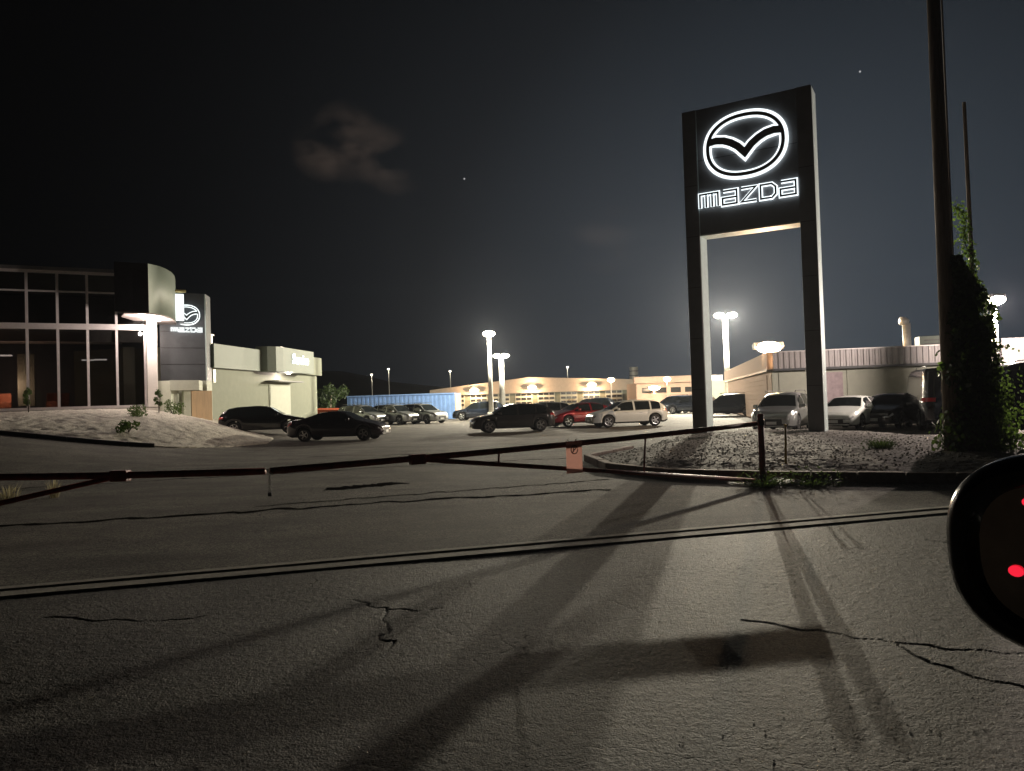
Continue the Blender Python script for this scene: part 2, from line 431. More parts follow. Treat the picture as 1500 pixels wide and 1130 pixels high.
for pl, n_ in (([(-1.45, 6.75), (-1.15, 6.35), (-1.0, 5.7), (-.95, 5.3)], 24), ([(-1.15, 6.35), (-.7, 6.3)], 8), ([(1.7, 5.75), (2.5, 5.15), (3.3, 4.8), (4.6, 4.6)], 40), ([(2.5, 5.15), (2.7, 4.5), (3.2, 4.0)], 20),
               ([(-4.0, 6.5), (-3.2, 6.2), (-2.6, 6.3)], 20), ([(4.6, 8.6), (5.2, 7.4), (5.1, 6.6)], 24)):
    q = crackline(pl, n_)
    for (x0, y0), (x1, y1) in zip(q[:-1], q[1:]):
        dx, dy = x1 - x0, y1 - y0; t = np.clip(((Xr - x0) * dx + (Yr - y0) * dy) / (dx * dx + dy * dy + 1e-9), 0, 1)
        dc = np.minimum(dc, np.hypot(Xr - x0 - t * dx, Yr - y0 - t * dy))
Zr = Zr - .016 * np.clip(1 - dc / (.004 + .016 * vnoise(Xr * 4, Yr * 4, 40)), 0, 1)
o = grid_mesh('road', ur, tr_, lambda X, Y: X * 0, M_road)
co = np.stack([Xr.ravel(), Yr.ravel(), Zr.ravel()], 1); o.data.vertices.foreach_set('co', co.ravel()); o.data.update()
tag(o, kind='structure')
mb = MB()
for c, xe in ((0, -20.), (nxr - 1, 30.)):
    bx, by = Xr[::10, c], Yr[::10, c]; tq = tr_[::10]; m = len(bx)
    vs = [(bx[i], by[i], -.012) for i in range(m)] + [(xe, y_lo + (edge_y(xe) - .34 - y_lo) * tq[i], -.012) for i in range(m)]
    mb.add(vs, [((i, i + 1, m + i + 1, m + i) if c else (i, m + i, m + i + 1, i + 1)) for i in range(m - 1)])
    mb.add([(bx[-1], by[-1], -.012), (xe, y_lo + (edge_y(xe) - .34 - y_lo) * tq[-1], -.012), (xe, edge_y(xe) - .34, -.012), (Xr[-1, c], Yr[-1, c], -.012)], [(0, 1, 2, 3)] if c else [(3, 2, 1, 0)])
for q in ([(-20, -40), (30, -40), (30, y_lo), (-20, y_lo)], [(-80, -40), (-20, -40), (-20, edge_y(-20) - .34), (-80, edge_y(-80) - .34)], [(30, -40), (90, -40), (90, edge_y(90) - .34), (30, edge_y(30) - .34)]):
    mb.add([(p[0], p[1], -.012) for p in q], [(0, 1, 2, 3)])
tag(mb.build('road_verge', M_road), kind='structure')
# gutter: back lip, tar joint, front band
def strip(name, m, off0, off1, z0, z1, x0=-22, x1=30, seg=60, wob=.008):
    mb = MB(); random.seed(name)
    P = []
    for i in range(seg + 1):
        x = x0 + (x1 - x0) * i / seg
        w0, w1 = random.uniform(-wob, wob), random.uniform(-wob, wob)
        P.append([(x, edge_y(x) + off0 + w0, z0), (x, edge_y(x) + off0 + w0 + .01, z1), (x, edge_y(x) + off1 + w1 - .01, z1), (x, edge_y(x) + off1 + w1, z0)])
    vs = [p for q in P for p in q]
    mb.add(vs, [(4 * i + k, 4 * i + 4 + k, 4 * i + 5 + k, 4 * i + 1 + k) for i in range(seg) for k in range(3)])
    return tag(mb.build(name, m), kind='structure')
strip('gutter', M_conc, -.34, -.10, -.03, .008, wob=.012)
strip('gutter_joint', M_joint, -.11, -.03, -.03, .000)
strip('gutter_lip', M_conc, -.04, .10, -.03, .020)

M_streak = mat('dark lot streak', (.016, .015, .014), 1.0, nscale=6, spec=0.0)
def streak(name, pts, w, zf_, m, jit=.06, n=70):  # irregular dark streaks lying just above the lot surface
    random.seed(str(pts)); mb = MB(); P = [Vector(p) for p in pts]; L_ = []
    for i in range(n + 1):
        t = i / n * (len(P) - 1); k = min(int(t), len(P) - 2); q = P[k].lerp(P[k + 1], t - k)
        L_.append(q + Vector((jit * noise.noise(Vector((i * .35, 1, w))), jit * 1.6 * noise.noise(Vector((i * .35, 9, w))))))
    for i, q in enumerate(L_):
        d_ = (L_[min(i + 1, n)] - L_[max(i - 1, 0)]).normalized(); nn = Vector((-d_.y, d_.x)) * w * random.uniform(.25, .75)
        for r_ in (q + nn, q - nn): mb.v.append((r_.x, r_.y, zf_(r_.x, r_.y) + .004))
    mb.f = [(2 * i, 2 * i + 1, 2 * i + 3, 2 * i + 2) for i in range(n)]
    return tag(mb.build(name, m), kind='structure')
def lz(x, y): return float(lotz(np.array(x), np.array(y)))
def rz_(x, y): return .004
streak('dark_streak', [(-9, 11.6), (-5, 12.4), (-1.5, 13.4), (1.8, 14.0)], .16, lz, M_streak, .15)
streak('dark_streak', [(-4.5, 13.2), (-1, 14.6), (2.0, 15.8)], .07, lz, M_streak, .12)
streak('dark_streak', [(-3.9, 15.6), (-2.4, 16.4)], .5, lz, M_streak, .1, 20)
streak('dark_streak', [(-12, 17.5), (-4, 20.5), (6, 23)], .10, lz, M_streak, .2)
streak('dark_streak', [(-7, 26), (0, 25), (5, 31)], .09, lz, M_streak, .2)

# --- left gravel mound
def inside(X, Y, poly):
    r = np.zeros(X.shape, bool); n = len(poly)
    for i in range(n):
        x0, y0 = poly[i]; x1, y1 = poly[(i + 1) % n]
        c = ((y0 > Y) != (y1 > Y)) & (X < (x1 - x0) * (Y - y0) / (y1 - y0 + 1e-12) + x0); r ^= c
    return r
def pdist(X, Y, poly):
    d = np.full(X.shape, 1e9); n = len(poly)
    for i in range(n):
        x0, y0 = poly[i]; x1, y1 = poly[(i + 1) % n]
        dx, dy = x1 - x0, y1 - y0; t = np.clip(((X - x0) * dx + (Y - y0) * dy) / (dx * dx + dy * dy), 0, 1)
        d = np.minimum(d, np.hypot(X - x0 - t * dx, Y - y0 - t * dy))
    return np.where(inside(X, Y, poly), d, -d)
mound_poly = [(-30, 22.5), (-22, 23.7), (-16.9, 25), (-14.6, 24.9), (-12.8, 25.3), (-11.5, 26), (-10.4, 27.8), (-9.9, 30.5), (-10.6, 33.6), (-13.2, 37.5), (-14.6, 44), (-20, 45), (-30, 45)]
mc = np.array([(-30, 22.5, 1.45), (-22, 23.7, 1.24), (-16.9, 25, .93), (-14.6, 24.9, .60), (-12.8, 25.3, .33), (-11.5, 26, .16), (-10.4, 27.8, .02), (-9.9, 30.5, .0), (-10.6, 33.6, .05), (-13.2, 37.5, .35), (-14.6, 44, .5),
               (-26, 31, 1.62), (-22.8, 33, 1.62), (-18.7, 34.6, 1.62), (-16.6, 34.6, 1.52), (-15.2, 36.5, 1.1), (-15.4, 40, .8), (-19, 40, 1.6), (-28, 40, 1.6), (-13.6, 30.5, 1.0), (-17.5, 30, 1.4), (-22, 29, 1.5)])
def tps(pts):
    n = len(pts); d = np.hypot(pts[:, None, 0] - pts[None, :, 0], pts[:, None, 1] - pts[None, :, 1])
    Kf = lambda d: np.where(d > 0, d * d * np.log(d + 1e-12), 0)
    A = np.zeros((n + 3, n + 3)); A[:n, :n] = Kf(d) + np.eye(n) * .3; A[:n, n] = 1; A[:n, n + 1:] = pts[:, :2]; A[n:, :n] = A[:n, n:].T
    w = np.linalg.solve(A, np.append(pts[:, 2], [0, 0, 0]))
    def f(X, Y):
        r = w[n] + w[n + 1] * X + w[n + 2] * Y
        for i in range(n): r = r + w[i] * Kf(np.hypot(X - pts[i, 0], Y - pts[i, 1]))
        return r
    return f
mf = tps(mc)
def moundz(Xt, Yt):
    X, Y = Xt / K, Yt / K; base = T(X, Y); d = pdist(X, Y, mound_poly)
    h = np.maximum(mf(X, Y), base + .03)
    z = np.where(d > 0, base + (h - base) * smooth(d / .9) + .04, base - .12)
    return K * z + np.where(d > 0, .05 * (vnoise(Xt * 3, Yt * 3, 4) - .5) + .045 * (vnoise(Xt * 9, Yt * 9, 6) - .5), 0)
xs = np.linspace(-30 * K, -9.6 * K, 260); ys = np.linspace(22.4 * K, 45 * K, 260)
o = grid_mesh('gravel_bank', xs, ys, moundz, M_gravel, keep=lambda X, Y: pdist(X / K, Y / K, mound_poly) > -.15)
tag(o, kind='structure')
# dark edging along its foot
mb = MB(); el = [(-30, 22.5), (-22, 23.7), (-16.9, 24.95), (-15.6, 24.88), (-14.6, 24.88), (-13.6, 25.0), (-12.8, 25.27), (-12.1, 25.6)]
edge_kerb = thing('kerb', 'dark edging kerb along the foot of the left gravel bank', 'kerb', (0, 0, 0))
for i in range(len(el) - 1):
    (x0, y0), (x1, y1) = el[i], el[i + 1]; L_ = math.hypot(x1 - x0, y1 - y0) * K; n = max(1, round(L_ / 1.0))
    for k in range(n):
        ax, ay = x0 + (x1 - x0) * k / n, y0 + (y1 - y0) * k / n; bx, by = x0 + (x1 - x0) * (k + 1) / n, y0 + (y1 - y0) * (k + 1) / n
        za, zb = Tk(ax * K, ay * K), Tk(bx * K, by * K)
        dx, dy = (bx - ax) * K, (by - ay) * K; l = math.hypot(dx, dy); nx_, ny_ = -dy / l * .09, dx / l * .09
        ax, ay, bx, by = ax * K + dx / l * .006, ay * K, bx * K - dx / l * .006, by * K
        h = .15
        MB().prism([(ax - nx_, ay - ny_), (bx - nx_, by - ny_), (bx + nx_, by + ny_), (ax + nx_, ay + ny_)], [za - .1, zb - .1, zb - .1, za - .1], [za + h, zb + h, zb + h, za + h]).build('kerb_stone', M_darkk, edge_kerb)

# --- right gravel island
isl = [(1.75, 18.2), (1.95, 15.6), (2.9, 13.9), (4.3, 13.0), (6.9, 11.9), (12, 10.0), (24, 6), (24, 16), (13, 17.6), (11.7, 21.5), (11.3, 26.0), (8.6, 28.8), (6.3, 28.6), (4.9, 24.0), (3.2, 20.8)]
def islz(Xt, Yt):
    X, Y = Xt / K, Yt / K; d = pdist(X, Y, isl)
    z = np.where(d > 0, .10 + .08 * smooth(d / 1.5), -.1)
    return K * z + np.where(d > .1, .10 * (vnoise(Xt * .8, Yt * .8, 14) - .5) + .05 * np.abs(vnoise(Xt * 7, Yt * 7, 15) - .5) + .055 * np.abs(vnoise(Xt * 15, Yt * 17, 16) - .5), 0)
xs = np.linspace(1.6 * K, 24 * K, 420); ys = np.linspace(5.9 * K, 29 * K, 420)
o = grid_mesh('gravel_island', xs, ys, islz, M_gravel2, keep=lambda X, Y: pdist(X / K, Y / K, isl) > -.0)
tag(o, kind='structure')
ik = thing('kerb', 'brown stone kerb round the right gravel island', 'kerb')
ip = isl[:6] + [isl[6]]
ip = [isl[14], isl[0]] + isl[1:7]
stone = None
for i in range(len(ip) - 1):
    (x0, y0), (x1, y1) = ip[i], ip[i + 1]; L_ = math.hypot(x1 - x0, y1 - y0) * K; n = max(1, round(L_ / .9))
    for k in range(n):
        t = (k + .5) / n; cx, cy = (x0 + (x1 - x0) * t) * K, (y0 + (y1 - y0) * t) * K
        b = MB().box((cx, cy + random.uniform(-.01, .01), .075 + random.uniform(-.006, .006)), (L_ / n - .02, .2, .21), math.atan2(y1 - y0, x1 - x0) + random.uniform(-.012, .012))
        b.build('kerb_stone', M_kerb, ik, bevel=.02)

# loose stones on the island edge and road
mb = MB()
ico = [(0, 0, 1), (.9, 0, 0), (.3, .85, 0), (-.7, .5, 0), (-.7, -.5, 0), (.3, -.85, 0), (0, 0, -.6)]
icf = [(0, i, i % 5 + 1) for i in range(1, 6)] + [(6, i % 5 + 1, i) for i in range(1, 6)]
def stones(n, fx, zf, smin, smax):
    mb = MB()
    for _ in range(n):
        x, y = fx()
        if x is None: continue
        s = random.uniform(smin, smax) * random.uniform(.6, 1.2); a = random.uniform(0, 6.28)
        ca, sa = math.cos(a), math.sin(a); sx, sy, sz = s, s * random.uniform(.6, 1), s * random.uniform(.4, .8); z = zf(x, y)
        mb.add([(x + ca * p[0] * sx - sa * p[1] * sy, y + sa * p[0] * sx + ca * p[1] * sy, z + p[2] * sz) for p in ico], icf)
    return mb
def fisl():
    x, y = random.uniform(1.8, 14), random.uniform(11, 26)
    if pdist(np.array([x]), np.array([y]), isl)[0] < .15: return None, None
    return x * K, y * K
random.seed(3)
tag(stones(9000, fisl, lambda x, y: float(islz(np.array([x]), np.array([y]))[0]) + .004, .015, .042).build('gravel', M_gravel2), 'loose grey gravel scattered over the right island', 'gravel', kind='stuff')
def froad():
    y = 2.5 + random.random() ** 1.1 * 8.0; x = random.uniform(-.78, .78) * y
    if y > edge_y(x) - .38: return None, None
    d_ = .25 + .75 * float(smooth(vnoise(np.array(x * .8 + 30), np.array(y * 1.1), 33) * 2.4 - .7))
    return (x, y) if random.random() < d_ else (None, None)
M_grit = mat('road grit', (.17, .16, .145), .7, nscale=25, namt=.6)
tag(stones(2600, froad, lambda x, y: -.006, .004, .009).build('grit', M_grit), 'loose grit scattered over the coarse road surface', 'grit', kind='stuff')

# ------------------------------------------------------------------ hills
def ridge(name, pts, dist, depth, zoff=0):
    mb = MB(); n = 80
    px = [p[0] for p in pts]; hz = [p[1] for p in pts]
    for i in range(n + 1):
        x = px[0] + (px[-1] - px[0]) * i / n; h = float(np.interp(x, px, hz))
        h += h * .10 * (noise.noise(Vector((x * .01, 3, 0))) + .5 * noise.noise(Vector((x * .04, 7, 0))))
        for f, yy in ((0, -depth * .5), (.55, -depth * .3), (.9, -depth * .08), (1, 0), (.6, depth * .3), (0, depth)):
            mb.v.append((x, dist + yy + 20 * noise.noise(Vector((x * .01, yy * .01, 2))), -1 + h * f))
    mb.f = [(i * 6 + k, i * 6 + 6 + k, i * 6 + 7 + k, i * 6 + 1 + k) for i in range(n) for k in range(5)]
    return tag(mb.build(name, M_hill, smooth=True), kind='structure')
ridge('hills', [(-900, 60), (-500, 52), (-230, 40), (-165, 34), (-90, 20), (0, 12), (200, 9), (500, 12), (900, 30)], 700, 300)

# ------------------------------------------------------------------ showroom (left)
UX, UY = math.cos(math.radians(27.5)), math.sin(math.radians(27.5))
FX, FY = -18.7 * K, 36 * K
AF = math.radians(27.5)
fl = 1.74 * K; top = 8.02 * K; mid = 5.56 * K; trn = 7.18 * K
sh = thing('showroom', 'glass-fronted car showroom with pale mullions and dark upper fascia on the left bank', 'building', (FX, FY, 0), AF)
sp = 1.2 * K
# local x along the facade, local y into the building
mpos = [-9 * sp + i * sp for i in range(10)]
for i, x in enumerate(mpos):
    MB().box((x, 0, (fl + top) / 2), (.12, .18, top - fl)).build('mullion', M_alu, sh)
MB().box((sp, 0, (fl + mid) / 2), (.12, .18, mid - fl)).build('mullion', M_alu, sh)
for x0, x1, z, h, d in ((-9 * sp, 0, top + .06, .14, .2), (-9 * sp, 0, trn, .08, .14), (-9 * sp, sp, mid, .30, .34), (-9 * sp, sp, fl + .06, .14, .2)):
    MB().box(((x0 + x1) / 2, -.012, z), (x1 - x0 + .1, d, h)).build('transom', M_alu, sh)
for i in range(10):
    x = -9 * sp + i * sp
    rows = [(fl + .13, mid - .11)] + ([(mid + .11, trn - .04), (trn + .04, top - .01)] if i < 9 else [(mid + .11, mid + .75)])
    for a, b in rows:
        MB().box((x + sp / 2, .02, (a + b) / 2), (sp - .09, .012, b - a)).build('window_pane', M_glass, sh)
MB().box((-4 * sp, 5, (fl - .3)), (11 * sp, 10.6, .6)).build('floor_slab', M_conc, sh)
MB().box((-4.2 * sp, -.75, (fl - .22)), (11.2 * sp, 1.3, .30)).build('terrace_edge', M_soff, sh, bevel=.02)
MB().box((-4 * sp, 9, (fl + top) / 2), (11 * sp, .2, top - fl)).build('rear_wall', M_clad, sh)
MB().box((-9 * sp - .3, 4.6, (fl + top) / 2), (.2, 8.6, top - fl)).build('side_wall', M_peach, sh)
MB().box((-4.5 * sp, 4.5, top + .22), (9.6 * sp, 9.4, .16)).build('roof', M_roof, sh)
MB().box((-4.5 * sp, 3.2, mid - .3), (9.4 * sp, 5.8, .25)).build('ceiling', M_soff, sh)
MB().box((-3.15 * sp, 1.6, (fl + mid) / 2 - .55), (.75, .5, mid - fl - 1.6)).build('display_column', M_wall, sh)
MB().box((.45 * sp, 3.4, (fl + mid) / 2 - .5), (.6, .35, mid - fl - .6)).build('column', M_wallw, sh)
for x, y, z in ((-3.9 * sp, 2.4, mid - 1.35), (-.6 * sp, 2.2, mid - 1.6), (-1.1 * sp, 4.2, mid - 1.5)):
    MB().box((x, y, z), (.62, .5, .05)).build('ceiling_light', M_ceil, sh)
MB().box((-4 * sp, .45, mid - .45), (10 * sp, .25, .62)).build('bulkhead', M_soff, sh)
bulb('interior_light', (-3.6 * sp, .95, fl + 1.3), 75, (1, .62, .45), .5, sh)
bulb('interior_light', (-6.5 * sp, 3.2, fl + 1.2), 40, (1, .62, .45), .5, sh)
for k, (x, y) in enumerate(((-3.9 * sp, 1.6), (-2.3 * sp, 2.0), (-2.0 * sp, 2.9), (-4.6 * sp, 2.6))):   # armchairs near the glass
    t = MB().box((x, y, fl + .28), (.62, .6, .42)); t.build('armchair', M_cone, sh, bevel=.05)
    MB().box((x, y + .3, fl + .68), (.62, .16, .5)).build('armchair', M_cone, sh, bevel=.05)
# end column and lit return
MB().box((sp + .33, -.1, (fl + mid + .7) / 2), (.52, .62, mid + .7 - fl)).build('end_pillar', M_soff, sh, bevel=.03)
MB().box((.95 * sp, -.25, mid + .76), (1.2 * sp, .9, .10)).build('soffit', M_soff, sh)

# overhead fascia box with front blacked to look unlit and curved pale return
fb = thing('canopy_fascia', 'tall curved pale fascia panel wrapping the showroom corner over two downlights', 'canopy')
P = [(-17.30, 33.22), (-17.0, 33.42), (-16.7, 33.62), (-16.14, 33.9), (-15.96, 34.6), (-15.98, 35.3), (-16.12, 36.2), (-16.42, 37.2), (-16.9, 38.4)]
def ribbon_wall(P, z0, z1, th, n0, n1):
    mb = MB(); m = n1 - n0
    for i in range(n0, n1 + 1):
        a = Vector(P[max(i - 1, 0)]); b = Vector(P[min(i + 1, len(P) - 1)]); d = (b - a).normalized(); nn = Vector((-d.y, d.x)) * th / K
        for q, z in ((P[i], z0), (P[i], z1), ((P[i][0] + nn.x, P[i][1] + nn.y), z1), ((P[i][0] + nn.x, P[i][1] + nn.y), z0)):
            mb.v.append((q[0] * K, q[1] * K, z * K))
    for i in range(m):
        for k in range(4): mb.f.append((i * 4 + k, i * 4 + 4 + k, i * 4 + 4 + (k + 1) % 4, i * 4 + (k + 1) % 4))
    mb.f += [(3, 2, 1, 0), (m * 4, m * 4 + 1, m * 4 + 2, m * 4 + 3)]
    return mb
ribbon_wall(P, 5.95, 8.15, .14, 0, 3).build('front_panel', M_unlit, fb, smooth=False)
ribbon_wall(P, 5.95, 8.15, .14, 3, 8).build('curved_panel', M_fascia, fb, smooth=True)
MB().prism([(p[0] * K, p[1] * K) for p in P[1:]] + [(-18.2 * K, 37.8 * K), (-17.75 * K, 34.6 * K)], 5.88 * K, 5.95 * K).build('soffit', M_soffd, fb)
for px, py in ((-16.6, 34.3), (-16.75, 36.0)):
    MB().tube([(px * K, py * K, 5.86 * K), (px * K, py * K, 5.80 * K)], .16).build('downlight', M_lensp, fb)
    bulb('downlight_glow', (px * K, py * K, 5.5 * K), 130, (1, .84, .76), .1, fb)
# glowing lightbox
lb = thing('lightbox_sign', 'tall blank white lightbox glowing between curved fascia and dark tower', 'sign')
MB().box((-16.55 * K, 37.9 * K, 6.68 * K), (.52, .28, 1.48), AF).build('light_panel', M_halo2, lb)
MB().box((-16.5 * K, 37.95 * K, 7.5 * K), (.62, .36, .1), AF).build('cap', mat('brass cap', (.6, .48, .2), .4, nscale=4), lb)
MB().box((-16.7 * K, 38.15 * K, 6.68 * K), (.6, .1, 1.8), AF).build('bracket', M_clad, lb)

# --- ribbons for emblems
def ribbon(mb, pts, w, z0, z1, closed=False):
    n = len(pts); P = [Vector(p) for p in pts]; ws = w if isinstance(w, (list, tuple)) else [w] * n; st = len(mb.v)
    for i in range(n):
        a = P[i - 1] if (i or closed) else P[i]; b = P[(i + 1) % n] if (i < n - 1 or closed) else P[i]
        d1 = (P[i] - a); d2 = (b - P[i])
        d1 = d1.normalized() if d1.length else d2.normalized(); d2 = d2.normalized() if d2.length else d1
        nn = Vector((-(d1 + d2).y, (d1 + d2).x)); nn = nn.normalized() if nn.length > 1e-6 else Vector((-d1.y, d1.x))
        c = max(.45, nn.dot(Vector((-d1.y, d1.x)))); o_ = nn * ws[i] / 2 / c
        for s_ in (1, -1):
            q = P[i] + s_ * o_
            mb.v += [(q.x, -z0, q.y), (q.x, -z1, q.y)]
    m = n if closed else n - 1
    for i in range(m):
        a = st + 4 * i; b = st + 4 * ((i + 1) % n)
        mb.f += [(a + 1, a + 3, b + 3, b + 1), (a, b, b + 2, a + 2), (a, a + 1, b + 1, b), (a + 2, b + 2, b + 3, a + 3)]
    if not closed:
        a = st; b = st + 4 * (n - 1)
        mb.f += [(a, a + 2, a + 3, a + 1), (b, b + 1, b + 3, b + 2)]
    return mb
def ell(a, b, n=56, p=2.25):
    r = []
    for i in range(n):
        t = 2 * math.pi * i / n; c, s = math.cos(t), math.sin(t)
        r.append((a * math.copysign(abs(c) ** (2 / p), c), b * math.copysign(abs(s) ** (2 / p), s)))
    return r
WING = [(-1.24, .27), (-1.0, .30), (-.72, .25), (-.48, .14), (-.24, -.03), (0, -.30), (.24, -.03), (.48, .14), (.72, .25), (1.0, .30), (1.24, .27)]
LET = {  # strokes on a 1 x 1 cell
    'm': [[(0, 0), (0, 1), (1.3, 1), (1.3, 0)], [(.45, 0), (.45, 1)], [(.88, 0), (.88, 1)]],
    'a': [[(.05, 1), (1, 1), (1, 0), (0, 0), (0, .48), (1, .48)]],
    'z': [[(0, 1), (1, 1), (0, 0), (1, 0)]],
    'd': [[(.75, 0), (0, 0), (0, 1), (.75, 1), (1, .75), (1, .25), (.75, 0), (.6, 0)]]}
def word(s, w, h, gap, stroke, z0, z1, mbs=None):
    x = 0; res = []
    for ch in s:
        mb = MB(); cw = w * (1.3 if ch == 'm' else 1)
        for st in LET[ch]:
            ribbon(mb, [(x + p[0] * w, p[1] * h) for p in st], stroke, z0, z1)
        res.append(mb); x += cw + gap
    return res, x - gap

def emblem(parent, loc, rz, s, halo, front, hw=1., letters=True, ty=-1.95, lh=.50, name_l='emblem'):
    def place(o): o.location = loc; o.rotation_euler = (0, 0, rz); return o
    h0, hz = .075, .09
    mb = MB(); ribbon(mb, [(x * s, y * s) for x, y in ell(1.32, 1.06)], .30 * s * hw, h0, hz, True)
    place(mb.build('emblem_halo', halo, parent))
    mb = MB(); ribbon(mb, [(x * s, y * s) for x, y in WING], [.30 * s] + [.42 * s * hw] * 9 + [.30 * s], h0 + .002, hz + .004)
    place(mb.build('emblem_halo', halo, parent))
    if front:
        mb = MB(); ribbon(mb, [(x * s, y * s) for x, y in ell(1.30, 1.04)], .12 * s, .10, .15, True)
        place(mb.build('emblem_ring', front, parent))
        mb = MB(); ribbon(mb, [(x * s, y * s) for x, y in WING], [.24 * s] + [.25 * s] * 9 + [.24 * s], .10, .155)
        place(mb.build('emblem_wings', front, parent))
    if letters:
        lw = .50 * s * 1.0
        res, tot = word('mazda', lw, lh * s, .16 * s, .14 * s, h0, hz)
        for mb in res:
            mb.v = [(x - tot / 2, y, z + ty * s) for x, y, z in mb.v]; place(mb.build('letter_halo', halo, parent))
        if front:
            res, _ = word('mazda', lw, lh * s, .16 * s, .06 * s, .10, .14)
            for mb in res:
                mb.v = [(x - tot / 2, y, z + ty * s) for x, y, z in mb.v]; place(mb.build('letter', front, parent))

# --- dark tower with lit emblem
tw = thing('sign_tower', 'dark grey clad tower with small lit winged emblem beside the showroom', 'tower')
tpts = [(-17.9, 38.7), (-15.98, 39.75), (-16.2, 41.0), (-18.3, 41.0)]
MB().prism([(a * K, b * K) for a, b in tpts], 3.05 * K, 7.6 * K).build('cladding', M_clad, tw)
MB().prism([(a * K, b * K) for a, b in tpts], .5 * K, 3.047 * K).build('base_wall', M_wallw, tw)
for z in (3.9, 4.75, 5.6):
    c = (((tpts[0][0] + tpts[1][0]) / 2) * K, ((tpts[0][1] + tpts[1][1]) / 2) * K - .012, z * K)
    MB().box(c, (2.42, .02, .03), math.atan2(1.05, 1.92)).build('panel_joint', M_black, tw)
MB().box((-15.98 * K, 39.75 * K, 5.3 * K), (.07, .07, 4.5 * K), .5).build('corner_trim', M_pylside, tw)
emblem(tw, (-16.75 * K, 39.3 * K - .06, 6.45 * K), math.atan2(1.05, 1.92), .50, M_halo2, M_clad, 1., True, -1.95, .42)
# entrance pod
pod = thing('entrance_porch', 'white entrance porch with flat hood over a brown timber door', 'porch')
MB().prism([(a * K, b * K) for a, b in ((-17.9, 36.95), (-16.75, 37.25), (-16.95, 38.6), (-18.1, 38.2))], .9 * K, 3.0 * K).build('wall', M_wallw, pod)
MB().prism([(a * K, b * K) for a, b in ((-16.78, 37.2), (-15.75, 38.2), (-16.1, 39.5), (-17.0, 38.5))], 2.52 * K, 3.02 * K).build('hood', M_wallw, pod)
MB().prism([(a * K, b * K) for a, b in ((-16.2, 38.35), (-15.58, 39.4), (-15.68, 39.5), (-16.3, 38.45))], .7 * K, 2.5 * K).build('door', M_door, pod)
MB().prism([(a * K, b * K) for a, b in ((-16.45, 38.02), (-16.22, 38.32), (-16.32, 38.45), (-16.6, 38.15))], .7 * K, 2.515 * K).build('door_post', M_wallw, pod)

# --- service building
sv = thing('service_building', 'long pale service wing with deep fascia band and lit white lettering', 'building')
SA = (-16.3 * K, 41 * K); SB = (-14.45 * K, 56.2 * K)
dl = Vector((SB[0] - SA[0], SB[1] - SA[1])); SL = dl.length; dl.normalize(); dn = Vector((dl.y, -dl.x))   # dn points out to the lot
def sp_(s, o): return (SA[0] + dl.x * s + dn.x * o, SA[1] + dl.y * s + dn.y * o)
MB().prism([sp_(0, 0), sp_(SL, 0), sp_(SL, -9), sp_(0, -9)], .2, 5.0 * K).build('wall', M_wall, sv)
MB().prism([sp_(-.1, .35), sp_(SL * .40, .35), sp_(SL * .40, -.002), sp_(-.1, -.002)], 3.78 * K, 5.08 * K).build('fascia', M_fascia, sv)
MB().prism([sp_(SL * .78, .35), sp_(SL + .3, .35), sp_(SL + .3, -.5), sp_(SL * .78, -.002)], 3.78 * K, 5.08 * K).build('fascia', M_wall, sv)
cv = [sp_(SL * .36, 1.0 - .9 * 1), sp_(SL * .37, .75), sp_(SL * .40, 1.15), sp_(SL * .45, 1.3), sp_(SL * .78, 1.3), sp_(SL * .78, -.003), sp_(SL * .36, -.003)]
MB().prism(cv, 3.76 * K, 5.3 * K).build('service_canopy', M_fascia, sv)
MB().prism([sp_(SL * .44, 1.0), sp_(SL * .70, 1.0), sp_(SL * .70, 0.003), sp_(SL * .44, .003)], 3.16 * K, 3.24 * K).build('ledge', M_clad, sv)
MB().prism([sp_(SL * .47, .06), sp_(SL * .68, .06), sp_(SL * .68, .004), sp_(SL * .47, .004)], .6 * K, 3.0 * K).build('garage_door', M_wallw, sv)
for k in range(5):
    z = (.75 + k * .45) * K
    MB().prism([sp_(SL * .475, .09), sp_(SL * .675, .09), sp_(SL * .675, .062), sp_(SL * .475, .062)], z, z + .4 * K).build('door_panel', M_wallw, sv)
MB().prism([sp_(.35, .05), sp_(.6, .05), sp_(.6, .003), sp_(.35, .003)], 3.0 * K, 3.7 * K).build('vent', M_alu, sv)
x, y = sp_(SL * .56, .85); MB().tube([(x, y, 3.76 * K), (x, y, 3.70 * K)], .15).build('downlight', M_lensp, sv)
bulb('downlight_glow', (x, y, 3.55 * K), 70, (1, .80, .76), .1, sv)
def text_obj(s, size, m, loc, rz, parent, name='lettering', ext=.03, shear=0., tilt=math.pi / 2):
    c = bpy.data.curves.new(name, 'FONT'); c.body = s; c.size = size; c.extrude = ext; c.align_x = 'CENTER'; c.align_y = 'CENTER'; c.shear = shear; c.offset = size * .012; c.resolution_u = 3
    o = bpy.data.objects.new(name, c); COL.objects.link(o)
    dg = bpy.context.evaluated_depsgraph_get(); me = bpy.data.meshes.new_from_object(o.evaluated_get(dg)); bpy.data.objects.remove(o)
    me.materials.clear(); me.materials.append(m)
    o = bpy.data.objects.new(name, me); COL.objects.link(o); o.location = loc; o.rotation_euler = (tilt, 0, rz); o.parent = parent; return o
x, y = sp_(SL * .62, 1.36); text_obj('Service', 1.05, M_halo2, (x, y, 4.62 * K), math.atan2(dl.y, dl.x), sv, shear=.15)
